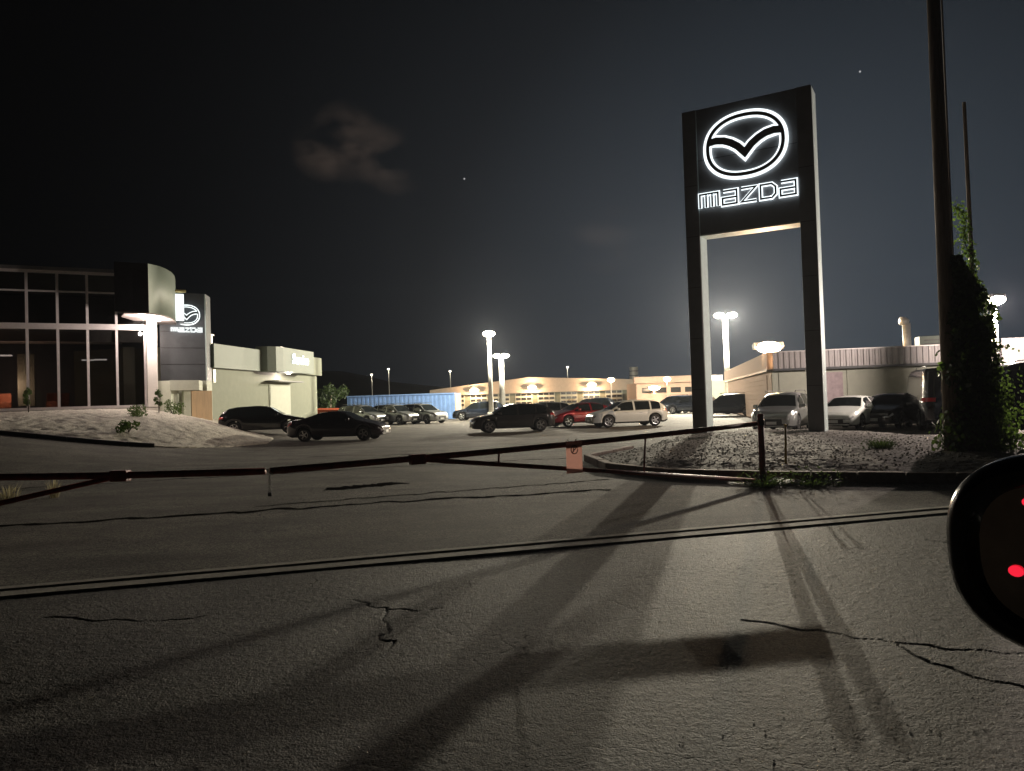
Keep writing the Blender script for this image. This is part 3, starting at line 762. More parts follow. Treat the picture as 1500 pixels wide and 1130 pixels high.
for s, h in ((1.9, .8), (SL * .72, .7)):
    x, y = sp_(s, -1.2)
    rt = thing('rooftop_vent', 'louvred metal vent box on service wing roof, ' + ('nearer the tower' if s < 3 else 'above the lit lettering'), 'vent', (x, y, 5.0 * K))
    MB().box((0, 0, h / 2), (.55, .55, h)).build('housing', M_alu, rt); MB().box((0, 0, h + .04), (.7, .7, .08)).build('cap', M_alu, rt)
    for k in range(4): MB().box((0, -.29, .15 + k * h * .2), (.46, .03, .04)).build('louvre', M_roof, rt)

# ------------------------------------------------------------------ pylon sign
PLx, PLy, PRx, PRy = 6.64 * K, 26.6 * K, 9.90 * K, 24.7 * K
pa = math.atan2(PRy - PLy, PRx - PLx); pw = math.hypot(PRx - PLx, PRy - PLy)
py = thing('pylon_sign', 'tall dark two-legged pylon sign with glowing winged emblem and mazda lettering', 'sign', (PLx, PLy, 0), pa)
ptop = 11.36 * K; pbot = 7.02 * K; cw, cd = .54, .95
for x in (0, pw):
    MB().box((x, 0, ptop / 2), (cw, cd, ptop)).build('leg', M_pylon, py, bevel=.015)
    MB().box((x + cw / 2 + .012, 0, ptop / 2), (.02, cd - .06, ptop - .1)).build('lit_edge_panel', M_pylside, py)  # pale on this side only, standing in for lamplight on it
    MB().box((x, 0, .1), (cw + .12, cd + .12, .26)).build('footing', M_pylon, py, bevel=.02)
pm = (ptop + pbot) / 2
MB().box((pw / 2, 0, pm), (pw - cw, cd - .12, ptop - pbot)).build('sign_panel', M_pylon, py)
for z_ in (pbot + 1.0, pbot + 2.9): MB().box((pw / 2, -(cd - .12) / 2 - .004, z_), (pw - cw, .008, .018)).build('panel_seam', M_black, py)
for x_ in (0, pw):
    for z_ in (1.9, 3.9, 5.9, 7.9, 9.9): MB().box((x_, -cd / 2 - .003, z_), (cw - .04, .006, .014)).build('panel_seam', M_black, py)
MB().box((pw / 2 + .02, 0, pbot - .03), (pw - cw - .02, cd - .16, .05)).build('lit_underside', M_pylside, py)  # pale colour stands in for light on the panel's underside
emblem(py, (pw / 2 - .0, -cd / 2 + .05, 9.83 * K), 0, 1.08, M_halo, M_pylon, 1., True, -2.02, .48)

# ------------------------------------------------------------------ lamp posts
def lamp_post(x, y, H, label, heads=1, power=3000, col=(1, .90, .70), w=.26, face=-math.pi / 2, lens=M_lens, sepn=1.5, base=True, group='lamp posts in the car park', lens_s=1.):
    t = thing('lamp_post', label, 'lamp post', (x, y, 0), 0, group)
    MB().tube([(0, 0, 0), (0, 0, H - .25)], [w * .55, w * .36], 10).build('pole', M_pole, t, smooth=True)
    if base: MB().tube([(0, 0, 0), (0, 0, .7)], .34, 14).build('concrete_base', M_conc, t, smooth=True)
    MB().box((0, 0, H - .28), (max(.4, sepn * (heads - 1) + .3), .12, .12)).build('crossarm', M_pole, t)
    for k in range(heads):
        hx = (k - (heads - 1) / 2) * sepn
        h = MB().box((hx, -.12, H - .02), (.56 * lens_s, .42 * lens_s, .16), 0, ('X', -.35)).build('lamp_head', M_trim, t, bevel=.03)
        MB().add(*dome((hx, -.20, H - .14), .33 * lens_s, .25 * lens_s, .15 * lens_s, -.35)).build('lens', lens, h, smooth=True)
        bulb('lamp_glow', (hx, -.6, H - .42), power, col, .10, t)
    return t
PW = 4300
lamp_post(19.3 * K, 68 * K, 8.65 * K, 'brightest twin-headed lamp post, seen between the legs of the pylon sign', 2, PW * 4.6, w=.6, sepn=1.35, lens_s=1.6)
lamp_post(-1.7 * K, 60 * K, 6.95 * K, 'taller slim lamp post left of centre behind the black car', 1, PW * 1.1, w=.42, lens_s=1.7)
lamp_post(-1.1 * K, 84 * K, 6.6 * K, 'shorter thick lamp post with wide glowing head beside the taller slim one', 2, PW * .5, w=.75, sepn=1.0, lens_s=1.6)
lamp_post((1460 - 750) / 1112 * 31, 31, 1.7 + 129 / 1112 * 31, 'lamp post at the right edge beyond the ivy-covered pole', 1, PW * .42, w=.3, col=(1, .82, .72), lens_s=1.1)
for px, py_, d, lb_ in ((545, 548, 150, 'leftmost small distant lamp post over the blue container'), (570, 540, 150, 'second small distant lamp post over the blue container'), (660, 543, 150, 'small distant lamp post above the right end of the blue container'), (832, 537, 150, 'small distant lamp post above the warehouse ridge')):
    X_ = (px - 750) / 1112 * d; H_ = EYE + (587 - .0315 * (px - 750) - py_) / 1112 * d
    lamp_post(X_, d, H_, lb_, 1, 25, w=.2, base=False, lens=mat('dim lamp lens', (.8, .8, .7), .5, emit=(1, .95, .8), estr=.25), lens_s=.8)

# ------------------------------------------------------------------ right building
rb = thing('ribbed_parapet_building', 'low pale building with ribbed metal parapet behind the pylon sign', 'building')
C0 = (12.4 * K, 36 * K); C1 = (18.75 * K, 66 * K); C2 = (24.5 * K, 33.0 * K)
C3 = (C1[0] + C2[0] - C0[0], C1[1] + C2[1] - C0[1])
zt, zf = 3.36 * K, 2.62 * K
def inset(p, q, o):
    d = Vector((q[0] - p[0], q[1] - p[1])).normalized(); return Vector((d.y, -d.x)) * o
def quadpts(p, q, o0, o1, s0=0., s1=1.):
    p, q = Vector(p), Vector(q); d = q - p; n = inset(p, q, 1)
    a, b = p + d * s0, p + d * s1
    return [tuple(a + n * o1), tuple(b + n * o1), tuple(b + n * o0), tuple(a + n * o0)]
MB().prism([C0, C2, C3, C1], -.1, zf).build('wall', M_wallw, rb)
MB().prism([C0, C2, C3, C1], zf + .003, zf + .2).build('roof', M_roof, rb)
# ribbed front parapet
mb = MB(); p0, p1 = Vector(C0), Vector(C2); d = (p1 - p0); Ln = d.length; d.normalize(); n_ = Vector((d.y, -d.x)); rn = int(Ln / .28)
pts = []
for i in range(rn):
    s = i * .28
    for ds, o in ((0, .30), (.12, .30), (.16, .24), (.24, .24)): pts.append(p0 + d * (s + ds) + n_ * (o + .0))
m = len(pts)
mb.v = [(p.x, p.y, zf - .02) for p in pts] + [(p.x, p.y, zt) for p in pts] + [(p.x - n_.x * .3, p.y - n_.y * .3, zt) for p in pts]
mb.f = [(i, i + 1, m + i + 1, m + i) for i in range(m - 1)] + [(m + i, m + i + 1, 2 * m + i + 1, 2 * m + i) for i in range(m - 1)]
mb.build('ribbed_parapet', M_rib, rb)
MB().prism(quadpts(C0, C2, -.01, .34), zt + .003, zt + .06).build('coping', M_alu, rb)
MB().prism(quadpts(C0, C2, .0, .36), zf - .14, zf - .023).build('gutter', M_clad, rb)
MB().prism(quadpts(C1, C0, 0., .3), zf - .02, zt + .05).build('side_parapet', M_peach, rb)
MB().prism(quadpts(C1, C0, 0., .34), zf - .14, zf - .023).build('gutter', M_clad, rb)
MB().prism(quadpts(C1, C0, .003, .03, .02, .985), 0, zf - .16).build('side_wall_render', M_peach, rb)
for k in range(9):
    z = .1 + k * .29; MB().prism(quadpts(C1, C0, .032, .07, .55, .93), z, z + .25).build('door_slat', M_peach, rb)
MB().prism(quadpts(C0, C2, .003, .05, .17, .245), 0, zf - .3).build('door', mat('mauve door', (.42, .34, .36), .6, nscale=4), rb)
for s0, s1 in ((.02, .15), (.26, .60), (.63, .97)):
    MB().prism(quadpts(C0, C2, .003, .04, s0, s1), .4, zf - .22).build('wall_panel', M_wallw, rb)
# roof flood light on corner
def flood(x, y, z, label, power, lens=M_lensw, w=1.5, col=(1, .66, .36), aim=0., pole=.35, sz=.1, grp=None):
    t = thing('floodlight', label, 'floodlight', (x, y, z), aim, grp)
    MB().tube([(0, 0, -.02), (0, 0, pole)], .06, 8).build('stem', M_pole, t)
    MB().box((0, 0, pole + .16), (w, .32, .3), 0, ('X', -.5)).build('housing', M_pole, t, bevel=.03)
    MB().add(*dome((0, -.14, pole + .06), w * .42, .26, .34, -.3)).build('lens', lens, t, smooth=True)
    if power: bulb('lamp_glow', (0, -.55, pole - .05), power, col, sz, t)
    return t
flood(12.75 * K, 37.6 * K, zt, 'wide amber floodlight on the near corner of the ribbed building roof', 800, w=1.7)
# vent pipe and box on roof
vp = thing('vent_pipe', 'tall pale vent pipe standing on ribbed building roof', 'vent pipe', (18.6 * K, 35.6 * K, zf + .2))
MB().tube([(0, 0, 0), (0, 0, 1.75 * K)], .2, 14).build('pipe', M_pole, vp, smooth=True)
MB().tube([(0, 0, 1.75 * K + .0), (-.12, 0, 1.75 * K + .12), (-.3, 0, 1.75 * K + .13)], .22, 12).build('cowl', M_pole, vp, smooth=True)
ac = thing('rooftop_unit', 'boxy pale air conditioning unit on ribbed building roof', 'air conditioner', (19.9 * K, 35.6 * K, zf + .2), -.25)
MB().box((0, 0, .62), (1.7, 1.0, 1.25)).build('casing', M_fascia, ac, bevel=.03)
for k in range(5): MB().box((0, -.52, .3 + k * .18), (1.3, .04, .05)).build('grille_slat', M_roof, ac)
# second small ribbed block at far right
r2 = thing('side_building', 'small ribbed-parapet outbuilding at the right edge of the frame', 'building')
a0, a1 = ((1466 - 750) / 1112 * 34, 34.0), (33.0, 31.0)
MB().prism([a0, a1, (35, 36), (a0[0] + 2.2, 37)], -.1, 1.7 + 32 / 1112 * 34).build('wall', M_wallw, r2)
mb = MB(); p0, p1 = Vector(a0), Vector(a1); d = (p1 - p0); Ln = d.length; d.normalize(); n_ = Vector((d.y, -d.x)); pts = []
for i in range(int(Ln / .28)):
    for ds, o in ((0, .3), (.12, .3), (.16, .22), (.24, .22)): pts.append(p0 + d * (i * .28 + ds) + n_ * o)
m = len(pts); z0, z1 = 1.7 + 33 / 1112 * 34, 1.7 + 68 / 1112 * 34
mb.v = [(p.x, p.y, z0) for p in pts] + [(p.x, p.y, z1) for p in pts] + [(p.x - n_.x * .4, p.y - n_.y * .4, z1) for p in pts]
mb.f = [(i, i + 1, m + i + 1, m + i) for i in range(m - 1)] + [(m + i, m + i + 1, 2 * m + i + 1, 2 * m + i) for i in range(m - 1)]
mb.build('ribbed_parapet', M_rib, r2)

# ------------------------------------------------------------------ far warehouse
def fx(px, d): return (px - 750) / 1112 * d
def fz(px, py_, d): return EYE + (587 - .0315 * (px - 750) - py_) / 1112 * d
WD = 145
wh = thing('warehouse', 'wide low gabled warehouse with lit garage doors across the far side', 'building')
wx = [fx(632, WD), fx(775, WD), fx(928, WD)]
wt = [fz(632, 572, WD), fz(775, 553, WD), fz(928, 556, WD)]
ev = [fz(632, 578, WD), fz(775, 574, WD), fz(928, 571, WD)]
def wall_xz(pts, y0, y1):
    n = len(pts); mb = MB(); mb.v = [(p[0], y0, p[1]) for p in pts] + [(p[0], y1, p[1]) for p in pts]
    mb.f = [tuple(range(n)), tuple(range(n, 2 * n))[::-1]] + [(i, n + i, n + (i + 1) % n, (i + 1) % n) for i in range(n)]; return mb
wall_xz([(wx[0], -.1), (wx[2], -.1), (wx[2], wt[2] - .5), (wx[1], wt[1] - .5), (wx[0], wt[0] - .3)], WD, WD + 30).build('wall', M_wall, wh)
wall_xz([(wx[0] - .3, ev[0] - .3), (wx[2] + .3, ev[2]), (wx[2] + .3, wt[2]), (wx[1], wt[1]), (wx[0] - .3, wt[0])], WD - .5, WD - .02).build('gable_fascia', mat('pale beige gable', (.46, .41, .34), .7, nscale=2, namt=.1), wh)
M_dark = mat('dark window glass', (.03, .03, .03), .15, nscale=3)
for k in range(8):
    x0 = fx(655 + k * 33, WD); w_ = 3.3
    if x0 + w_ > wx[2]: break
    d_ = MB().box((x0 + w_ / 2, WD - .06, 1.5), (w_, .08, 3.0)).build('garage_door', M_wallw, wh)
    for r in range(3):
        for c in range(3):
            MB().box((x0 + .6 + c * 1.05, WD - .13, 1.15 + r * .8), (.85, .05, .42)).build('window', M_dark, d_)
for px, py_, s in ((695, 571, 1.1), (779, 567, 1.2), (866, 563, 1.2)):
    flood(fx(px, WD), WD - .9, fz(px, py_, WD) - .4, 'amber wall floodlight on the warehouse front, ' + {695: 'left end by the blue container', 779: 'middle one under the ridge', 866: 'right one above the white car'}[px], 900, w=1.9, col=(1, .60, .33), pole=.2, grp='warehouse wall floodlights')
# second far block
b2 = thing('workshop', 'flat-roofed peach workshop with bright wall lights beyond the white car', 'building')
BD = 120
MB().box(((fx(932, BD) + fx(1046, BD)) / 2, BD + 5, 1.9), (fx(1046, BD) - fx(932, BD), 10, 3.9)).build('wall', M_peach, b2)
MB().box(((fx(928, BD) + fx(1048, BD)) / 2, BD - .3, 4.25), (fx(1048, BD) - fx(928, BD), 1.0, 1.0)).build('fascia', M_peach, b2)
for k in range(5): MB().box((fx(940 + 21 * k, BD) + .8, BD - .05, 2.6), (1.6, .08, .8)).build('window', M_dark, b2)
for px, py_, d, p_, lab in ((895, 556, 118, 0, 'white floodlight on a stub above the warehouse right end'), (958, 568, 117, 900, 'bright amber floodlight on the peach workshop front, left of the pylon leg'), (977, 555, 118, 350, 'small floodlight on the peach workshop roof edge'), (1055, 571, 112, 1300, 'bright white floodlight low between the pylon leg and ribbed building')):
    z_ = fz(px, py_, d) - .4; t = flood(fx(px, d), d, z_, lab, p_, w=1.3 if p_ < 600 else 2.0, col=(1, .68, .42), pole=.25)
    MB().tube([(0, 0, -z_ if px in (895, 1055) else -.6), (0, 0, 0)], .08, 8).build('post', M_pole, t)
st_ = thing('water_tower', 'small dark stacked rooftop tank standing beyond the warehouse', 'tank', (fx(929, 160), 160, 0))
for k in range(4): MB().tube([(0, 0, fz(929, 556, 160) - 1 + k * .95), (0, 0, fz(929, 556, 160) - .25 + k * .95)], 1.0 - .03 * k, 12).build('tank_ring', M_pole, st_)
MB().tube([(0, 0, 0), (0, 0, fz(929, 556, 160) + 2.3)], .45, 8).build('shaft', M_roof, st_)
b3 = thing('far_shed', 'pale block with roof unit just left of the ribbed building', 'building')
MB().box((fx(1053, 95), 98, 1.7), (3.4, 5, 3.4)).build('wall', M_wall, b3)
MB().box((fx(1053, 95), 97, 3.75), (1.6, 2, .7)).build('roof_unit', M_alu, b3)

# ------------------------------------------------------------------ blue container & friends
bc = thing('blue_container', 'long light blue storage container behind the parked white cars', 'container', (fx(503, 76), 77.5, 0), math.atan2(-2.0, fx(668, 76) - fx(503, 76)))
BL = fx(668, 76) - fx(503, 76)
MB().box((BL / 2, 1.3, 1.36), (BL, 2.5, 2.55)).build('shell', M_blue, bc)
for k in range(int(BL / .45)):
    MB().box((.35 + k * .45, .035, 1.36), (.22, .05, 2.2)).build('rib', M_blue, bc)
for z in (.14, 2.6): MB().box((BL / 2, .02, z), (BL + .05, .14, .14)).build('rail', M_blue, bc)
MB().box((BL + .06, 1.3, 1.36), (.06, 2.4, 2.4)).build('door', M_peach, bc)
ot = thing('orange_canopy', 'low orange tarp canopy between service wing and blue container', 'canopy', (fx(483, 66), 66, 0))
MB().prism([(-1.3, -1), (1.3, -1), (1.2, 1), (-1.2, 1)], [1.0, .95, .95, 1.0], [1.45, 1.35, 1.5, 1.55]).build('tarp', M_orange, ot)
for a in (-1.1, 1.1): MB().tube([(a, -.8, 0), (a, -.8, 1.0)], .04, 6).build('leg', M_pole, ot)

def leaf_cloud(mb, c, r, n, s, squash=(1, 1, 1), rnd=random):
    for _ in range(n):
        while True:
            p = Vector((rnd.uniform(-1, 1), rnd.uniform(-1, 1), rnd.uniform(-1, 1)))
            if p.length < 1: break
        q = Vector((c[0] + p.x * r * squash[0], c[1] + p.y * r * squash[1], c[2] + p.z * r * squash[2]))
        a = Vector((rnd.gauss(0, 1), rnd.gauss(0, 1), rnd.gauss(0, 1))).normalized(); b = a.orthogonal().normalized(); k = s * rnd.uniform(.5, 1.3)
        mb.add([q - a * k, q + b * k * .5, q + a * k, q - b * k * .5], [(0, 1, 2, 3)])
random.seed(11)
tr = thing('tree', 'dim round leafy tree between service wing and blue container', 'tree', (fx(482, 85), 85, 0))
MB().tube([(0, 0, 0), (.1, 0, 1.6), (.2, 0, 3)], [.22, .16, .08], 8).build('trunk', M_wood, tr)
mb = MB()
for _ in range(22): leaf_cloud(mb, (random.gauss(0, .8), random.gauss(0, .8), 2.5 + random.gauss(0, .55)), .75, 60, .18)
mb.build('crown', M_leaf, tr)

# ------------------------------------------------------------------ cars
def interp(nodes, x): return float(np.interp(x, [n[0] for n in nodes], [n[1] for n in nodes]))
KINDS = {
 'sedan': dict(L=4.8, W=1.84, wb=(.19, .815), r=.335, roofw=.66,
   top=[(0, .86), (.015, 1.0), (.05, 1.06), (.15, 1.09), (.20, 1.17), (.33, 1.39), (.42, 1.44), (.52, 1.44), (.60, 1.38), (.73, 1.02), (.78, .97), (.93, .80), (.98, .68), (1, .58)],
   belt=[(0, .80), (.05, .98), (.15, 1.0), (.5, .93), (.73, .93), (.78, .91), (.93, .75), (1, .53)], ws=(.60, .735), rs=(.17, .34), bp=.47, cp=.27),
 'suv': dict(L=4.65, W=1.88, wb=(.185, .80), r=.365, roofw=.70,
   top=[(0, .95), (.012, 1.12), (.05, 1.38), (.09, 1.60), (.14, 1.66), (.40, 1.69), (.55, 1.64), (.61, 1.55), (.735, 1.10), (.78, 1.06), (.94, .93), (.985, .80), (1, .66)],
   belt=[(0, .90), (.02, 1.06), (.5, 1.02), (.735, 1.0), (.78, .99), (.94, .87), (1, .60)], ws=(.60, .74), rs=(.018, .085), bp=.45, cp=.22),
 'wagon': dict(L=4.5, W=1.82, wb=(.18, .80), r=.345, roofw=.68,
   top=[(0, .90), (.012, 1.02), (.05, 1.22), (.12, 1.42), (.20, 1.48), (.42, 1.52), (.54, 1.48), (.60, 1.41), (.745, 1.02), (.79, .98), (.94, .83), (.985, .72), (1, .60)],
   belt=[(0, .85), (.02, .98), (.5, .93), (.745, .92), (.79, .91), (.94, .77), (1, .55)], ws=(.60, .75), rs=(.018, .115), bp=.45, cp=.23),
 'van': dict(L=5.4, W=2.0, wb=(.17, .82), r=.37, roofw=.84,
   top=[(0, 2.2), (.01, 2.38), (.04, 2.45), (.5, 2.47), (.72, 2.42), (.78, 2.3), (.90, 1.42), (.93, 1.30), (.985, 1.10), (1, .8)],
   belt=[(0, 1.3), (.1, 1.3), (.8, 1.28), (.90, 1.22), (.93, 1.15), (1, .72)], ws=(.785, .895), rs=(-.5, -.4), bp=.70, cp=.55, glass_from=.70)}
WH = {}
def wheel_mesh(r):
    if r in WH: return WH[r]
    t = MB(); prof = [(-.105, r * .66), (-.115, r * .9), (-.08, r), (.08, r), (.115, r * .9), (.105, r * .66)]
    n = 24
    for (y, rr) in prof:
        for k in range(n): a = 2 * math.pi * k / n; t.v.append((rr * math.cos(a), y, rr * math.sin(a)))
    t.f = [(i * n + k, (i + 1) * n + k, (i + 1) * n + (k + 1) % n, i * n + (k + 1) % n) for i in range(5) for k in range(n)]
    t.f += [tuple(range(n)), tuple(range(5 * n, 6 * n))[::-1]]
    tm = t.mesh('tyre', True); tm.materials.append(M_tyre)
    q = MB()
    for k in range(5):
        a = 2 * math.pi * k / 5
        q.box((math.cos(a) * r * .34, .108, math.sin(a) * r * .34), (r * .62, .03, r * .20)); s = len(q.v) - 8
        c = Vector((math.cos(a) * r * .34, .108, math.sin(a) * r * .34)); m_ = Matrix.Rotation(-a, 3, 'Y')
        q.v[s:] = [tuple(c + m_ @ (Vector(p) - c)) for p in q.v[s:]]
    q.tube([(0, .08, 0), (0, .128, 0)], r * .17, 12)
    st = len(q.v)
    for rr, y in ((r * .66, .122), (r * .58, .118), (r * .58, .09), (r * .66, .09)):
        for k in range(n): a = 2 * math.pi * k / n; q.v.append((rr * math.cos(a), y, rr * math.sin(a)))
    q.f += [(st + i * n + k, st + ((i + 1) % 4) * n + k, st + ((i + 1) % 4) * n + (k + 1) % n, st + i * n + (k + 1) % n) for i in range(4) for k in range(n)]
    rm = q.mesh('rim'); rm.materials.append(M_rim)
    WH[r] = (tm, rm); return WH[r]
PAINT = {}
def paint(name, c, rough=.25, metal=.35):
    return mat('car paint ' + name, c, rough, metal=metal, coat=.8, nscale=3, namt=.05)
def car(kind, pm_, label, loc, rz, group=None, rot_open=False):
    k = KINDS[kind]; L, W = k['L'], k['W']; r = k['r']; zc = r
    t = thing('parked_car' if kind != 'van' else 'parked_van', label, 'car' if kind != 'van' else 'van', loc, rz, group)
    wx_ = [k['wb'][0] * L, k['wb'][1] * L]; RA = r + .045
    S = set(np.linspace(0, L, 52).tolist())
    for w in wx_:
        for a in (-1, -.985, -.93, -.82, -.65, -.4, -.15, .15, .4, .65, .82, .93, .985, 1): S.add(w + a * RA)
    for q in (k['ws'][0], k['ws'][1], k['rs'][0], k['rs'][1], k['bp'] - .012, k['bp'] + .012, k['cp'] - .01, k['cp'] + .01): S.add(q * L)
    S = sorted(s for s in S if 0 <= s <= L); S = [s for i, s in enumerate(S) if i == 0 or s - S[i - 1] > .004]
    rows = []
    lowf = [(0, .94), (.12, .975), (.38, 1.0), (.62, 1.0), (.84, .985), (.95, .96), (1, .925)]
    for s in S:
        x = s / L
        zt_ = interp(k['top'], x); zb_ = min(interp(k['belt'], x), zt_ - .03)
        lo = .22 + .10 * max(0, (.06 - x) / .06) + .05 * max(0, (x - .95) / .05)
        for w in wx_:
            if abs(s - w) < RA: lo = max(lo, zc + math.sqrt(max(0, RA * RA - (s - w) ** 2)))
        endf = 1 - .16 * max(0, 1 - x / .09) ** 2.2 - .26 * max(0, 1 - (1 - x) / .13) ** 2.2
        hw = W / 2 * endf
        pts = [(hw * wf, lo + (zb_ - lo) * f) for f, wf in lowf]
        gh = zt_ - zb_; rf = interp(k['top'], .45) - interp(k['belt'], .45)
        q = min(1, max(0, gh / rf)); wt_ = W / 2 * endf * (.925 + (k['roofw'] - .925) * q)
        pts += [((hw * .925 + wt_) / 2 + .012 * q, zb_ + gh * .5), (wt_, zb_ + gh * (1 - .11 * q) - .01), (wt_ * .90, zt_ - .02 * q - .006), (wt_ * .5, zt_ + .004), (0, zt_ + .015)]
        rows.append(pts)
    nr = len(rows[0]); G = {}
    def face(cls, vs): G.setdefault(cls, MB()).add(vs, [tuple(range(len(vs)))])
    def P3(i, j, sgn): return (S[i] - L / 2, sgn * rows[i][j][0], rows[i][j][1])
    gf = k.get('glass_from', -1)
    for i in range(len(S) - 1):
        xm = (S[i] + S[i + 1]) / 2 / L; gh = min(rows[a][nr - 1][1] - rows[a][6][1] for a in (i, i + 1))
        for j in range(nr - 1):
            for sg in (1, -1):
                cls = 'body'; side = 'L' if sg > 0 else 'R'
                zmid = (rows[i][j][1] + rows[i][j + 1][1]) / 2
                if j in (6, 7):
                    pill = abs(xm - k['bp']) < .013 or abs(xm - k['cp']) < .011
                    if gh > (.16 if j == 6 else .30) and not pill and xm > max(gf, k['rs'][1] * .9 if kind != 'sedan' else .22) and xm < k['ws'][1] - .02:
                        cls = 'side_window' + side + ('F' if xm > k['bp'] else 'M' if xm > k['cp'] else 'B')
                elif j >= 9:
                    if k['ws'][0] < xm < k['ws'][1] - .004: cls = 'windshield'
                    elif k['rs'][0] < xm < k['rs'][1]: cls = 'rear_window'
                elif j in (4, 5) and xm > .955 and kind != 'van': cls = 'headlight' + side
                elif j in (3, 4) and xm > .955 and kind == 'van': cls = 'headlight' + side
                elif j in (4, 5) and xm < .05: cls = 'tail_light' + side
                elif j == 0 and cls == 'body': cls = 'sill'
                a, b, c, d = P3(i, j, sg), P3(i + 1, j, sg), P3(i + 1, j + 1, sg), P3(i, j + 1, sg)
                face(cls, [a, b, c, d] if sg < 0 else [d, c, b, a])
    for end, i in ((0, 0), (1, len(S) - 1)):
        for j in range(nr - 1):
            cols = [-1, -.62, -.3, .3, .62, 1]
            for c in range(5):
                def E(cf, jj): return (S[i] - L / 2, cf * rows[i][jj][0], rows[i][jj][1])
                cls = 'body'
                if end == 1:
                    if j in (4, 5) and c in (0, 4): cls = 'headlight' + ('R' if c == 0 else 'L')
                    elif j in (1, 2, 3, 4) and c in (1, 2, 3): cls = 'grille'
                    elif j == 1: cls = 'grille'
                else:
                    if j in (4, 5) and c in (0, 4): cls = 'tail_light' + ('R' if c == 0 else 'L')
                    elif j == 0: cls = 'sill'
                vs = [E(cols[c], j), E(cols[c + 1], j), E(cols[c + 1], j + 1), E(cols[c], j + 1)]
                face(cls, vs if end == 1 else vs[::-1])
    MM = {'body': pm_, 'sill': M_trim, 'windshield': M_cglass, 'rear_window': M_cglass, 'grille': M_trim}
    body = None
    for cls, mb_ in G.items():
        nm = cls; m_ = MM.get(cls)
        if cls.startswith('side_window'): nm, m_ = 'side_window', M_cglass
        if cls.startswith('headlight'): nm, m_ = 'headlight', M_hl
        if cls.startswith('tail_light'): nm, m_ = 'tail_light', M_tl
        o = mb_.build(nm, m_, t)
        import bmesh
        bm = bmesh.new(); bm.from_mesh(o.data); bmesh.ops.remove_doubles(bm, verts=bm.verts, dist=.0008); bm.to_mesh(o.data); bm.free()
        o.data.polygons.foreach_set('use_smooth', [True] * len(o.data.polygons))
    MB().box((0, 0, .42), (L * .9, W * .74, .4)).build('underbody', M_under, t)
    tm, rm = wheel_mesh(r)
    for w in wx_:
        for sg in (1, -1):
            wo = instance(tm, 'wheel', t, (w - L / 2, sg * (W / 2 - .125), r), 0 if sg > 0 else math.pi)
            instance(rm, 'rim', wo, (0, 0, 0))
    zb = interp(k['belt'], .70)
    for sg in (1, -1):
        MB().box((k['ws'][1] * L - L / 2 - .35, sg * (W / 2 + .07), zb + .10), (.16, .2, .14)).build('side_mirror', pm_, t, bevel=.04)
    for sx in (.36, .56) if kind != 'van' else (.62,):
        for sg in (1, -1):
            MB().box((sx * L - L / 2, sg * (W / 2 - .005), zb - .10), (.18, .03, .03)).build('door_handle', pm_, t)
    MB().box((L / 2 + .012, 0, .42), (.02, .42, .12)).build('licence_plate', M_plate, t)
    MB().box((-L / 2 - .012, 0, .78), (.02, .42, .13)).build('licence_plate', M_plate, t)
    if kind in ('suv', 'van'):
        for sg in (1, -1):
            zr = interp(k['top'], .35) + .05; MB().tube([(-L * .36, sg * W * .33, zr - .04), (-L * .33, sg * W * .33, zr + .02), (L * .08, sg * W * .33, zr + .02), (L * .11, sg * W * .33, zr - .04)], .018, 6).build('roof_rail', M_rim, t)
    return t
black = paint('black', (.012, .012, .014)); char = paint('charcoal', (.045, .043, .042)); white = paint('white', (.72, .76, .72), .3, 0.)
silver = paint('silver', (.40, .42, .41), .28, .6); red = paint('dark red', (.28, .012, .02)); plum = paint('dark plum', (.035, .027, .033)); navy = paint('navy', (.02, .03, .05))
R = math.radians
def ck(px, d): return ((px - 750) / 1112 * d, d)
def put(kind, pnt, label, px, d, deg, group='cars parked in the dealership lot'):
    x, y = ck(px, d); return car(kind, pnt, label, (x, y, Tk(x, y)), R(deg), group)
put('sedan', plum, 'dark plum saloon parked side-on in front of the service wing', 496, 37.5, -8)
put('wagon', black, 'glossy black car half hidden behind the dark saloon by the gravel bank', 386, 41.5, 10)
sv1 = put('suv', silver, 'leftmost silver car before the blue container', 530, 63, -35)
dup(sv1, 'middle silver car before the blue container', (*ck(578, 63.5), 0), R(-38))
dup(sv1, 'rightmost silver car before the blue container', (*ck(618, 64), 0), R(-40))
put('wagon', char, 'black off-roader with bright wheels parked left of the red car', 748, 41.5, 189)
put('sedan', red, 'dark red car between the black off-roader and the white crossover', 852, 47, 205)
put('wagon', white, 'white crossover parked side-on beside the dark red car', 915, 43.8, 192)
bs = put('wagon', silver, 'silver car roof showing behind the black off-roader', 790, 52, 200)
far_s = put('suv', navy, 'dark car in the far row, left of the pylon leg', 985, 74, 150)
labs = [('far row dark car just left of the thick lamp post', 700, 70, 170), ('far row dark car behind the white crossover roof', 862, 68, 160), ('far row dark car touching left edge of pylon leg', 1010, 70, 150), ('dark car parked right beside the pylon left leg', 1064, 58, 160), ('dark car half hidden by the peach side wall', 1088, 64, 170)]
for lb_, px, d, a in labs: dup(far_s, lb_, (*ck(px, d), 0), R(a))
put('suv', silver, 'silver off-roader facing out between the pylon legs', 1146, 33.5, 238)
put('sedan', white, 'white saloon with dark windows just right of the pylon right leg', 1246, 33.0, 228)
put('wagon', char, 'charcoal car between the white saloon and the tall dark van', 1302, 33.5, 226)
put('van', black, 'tall dark van with red tail light left of the ivy', 1372, 31.5, 70)
put('van', navy, 'tall dark van with pale roof rack at the right edge behind the ivy', 1528, 25.5, 175)

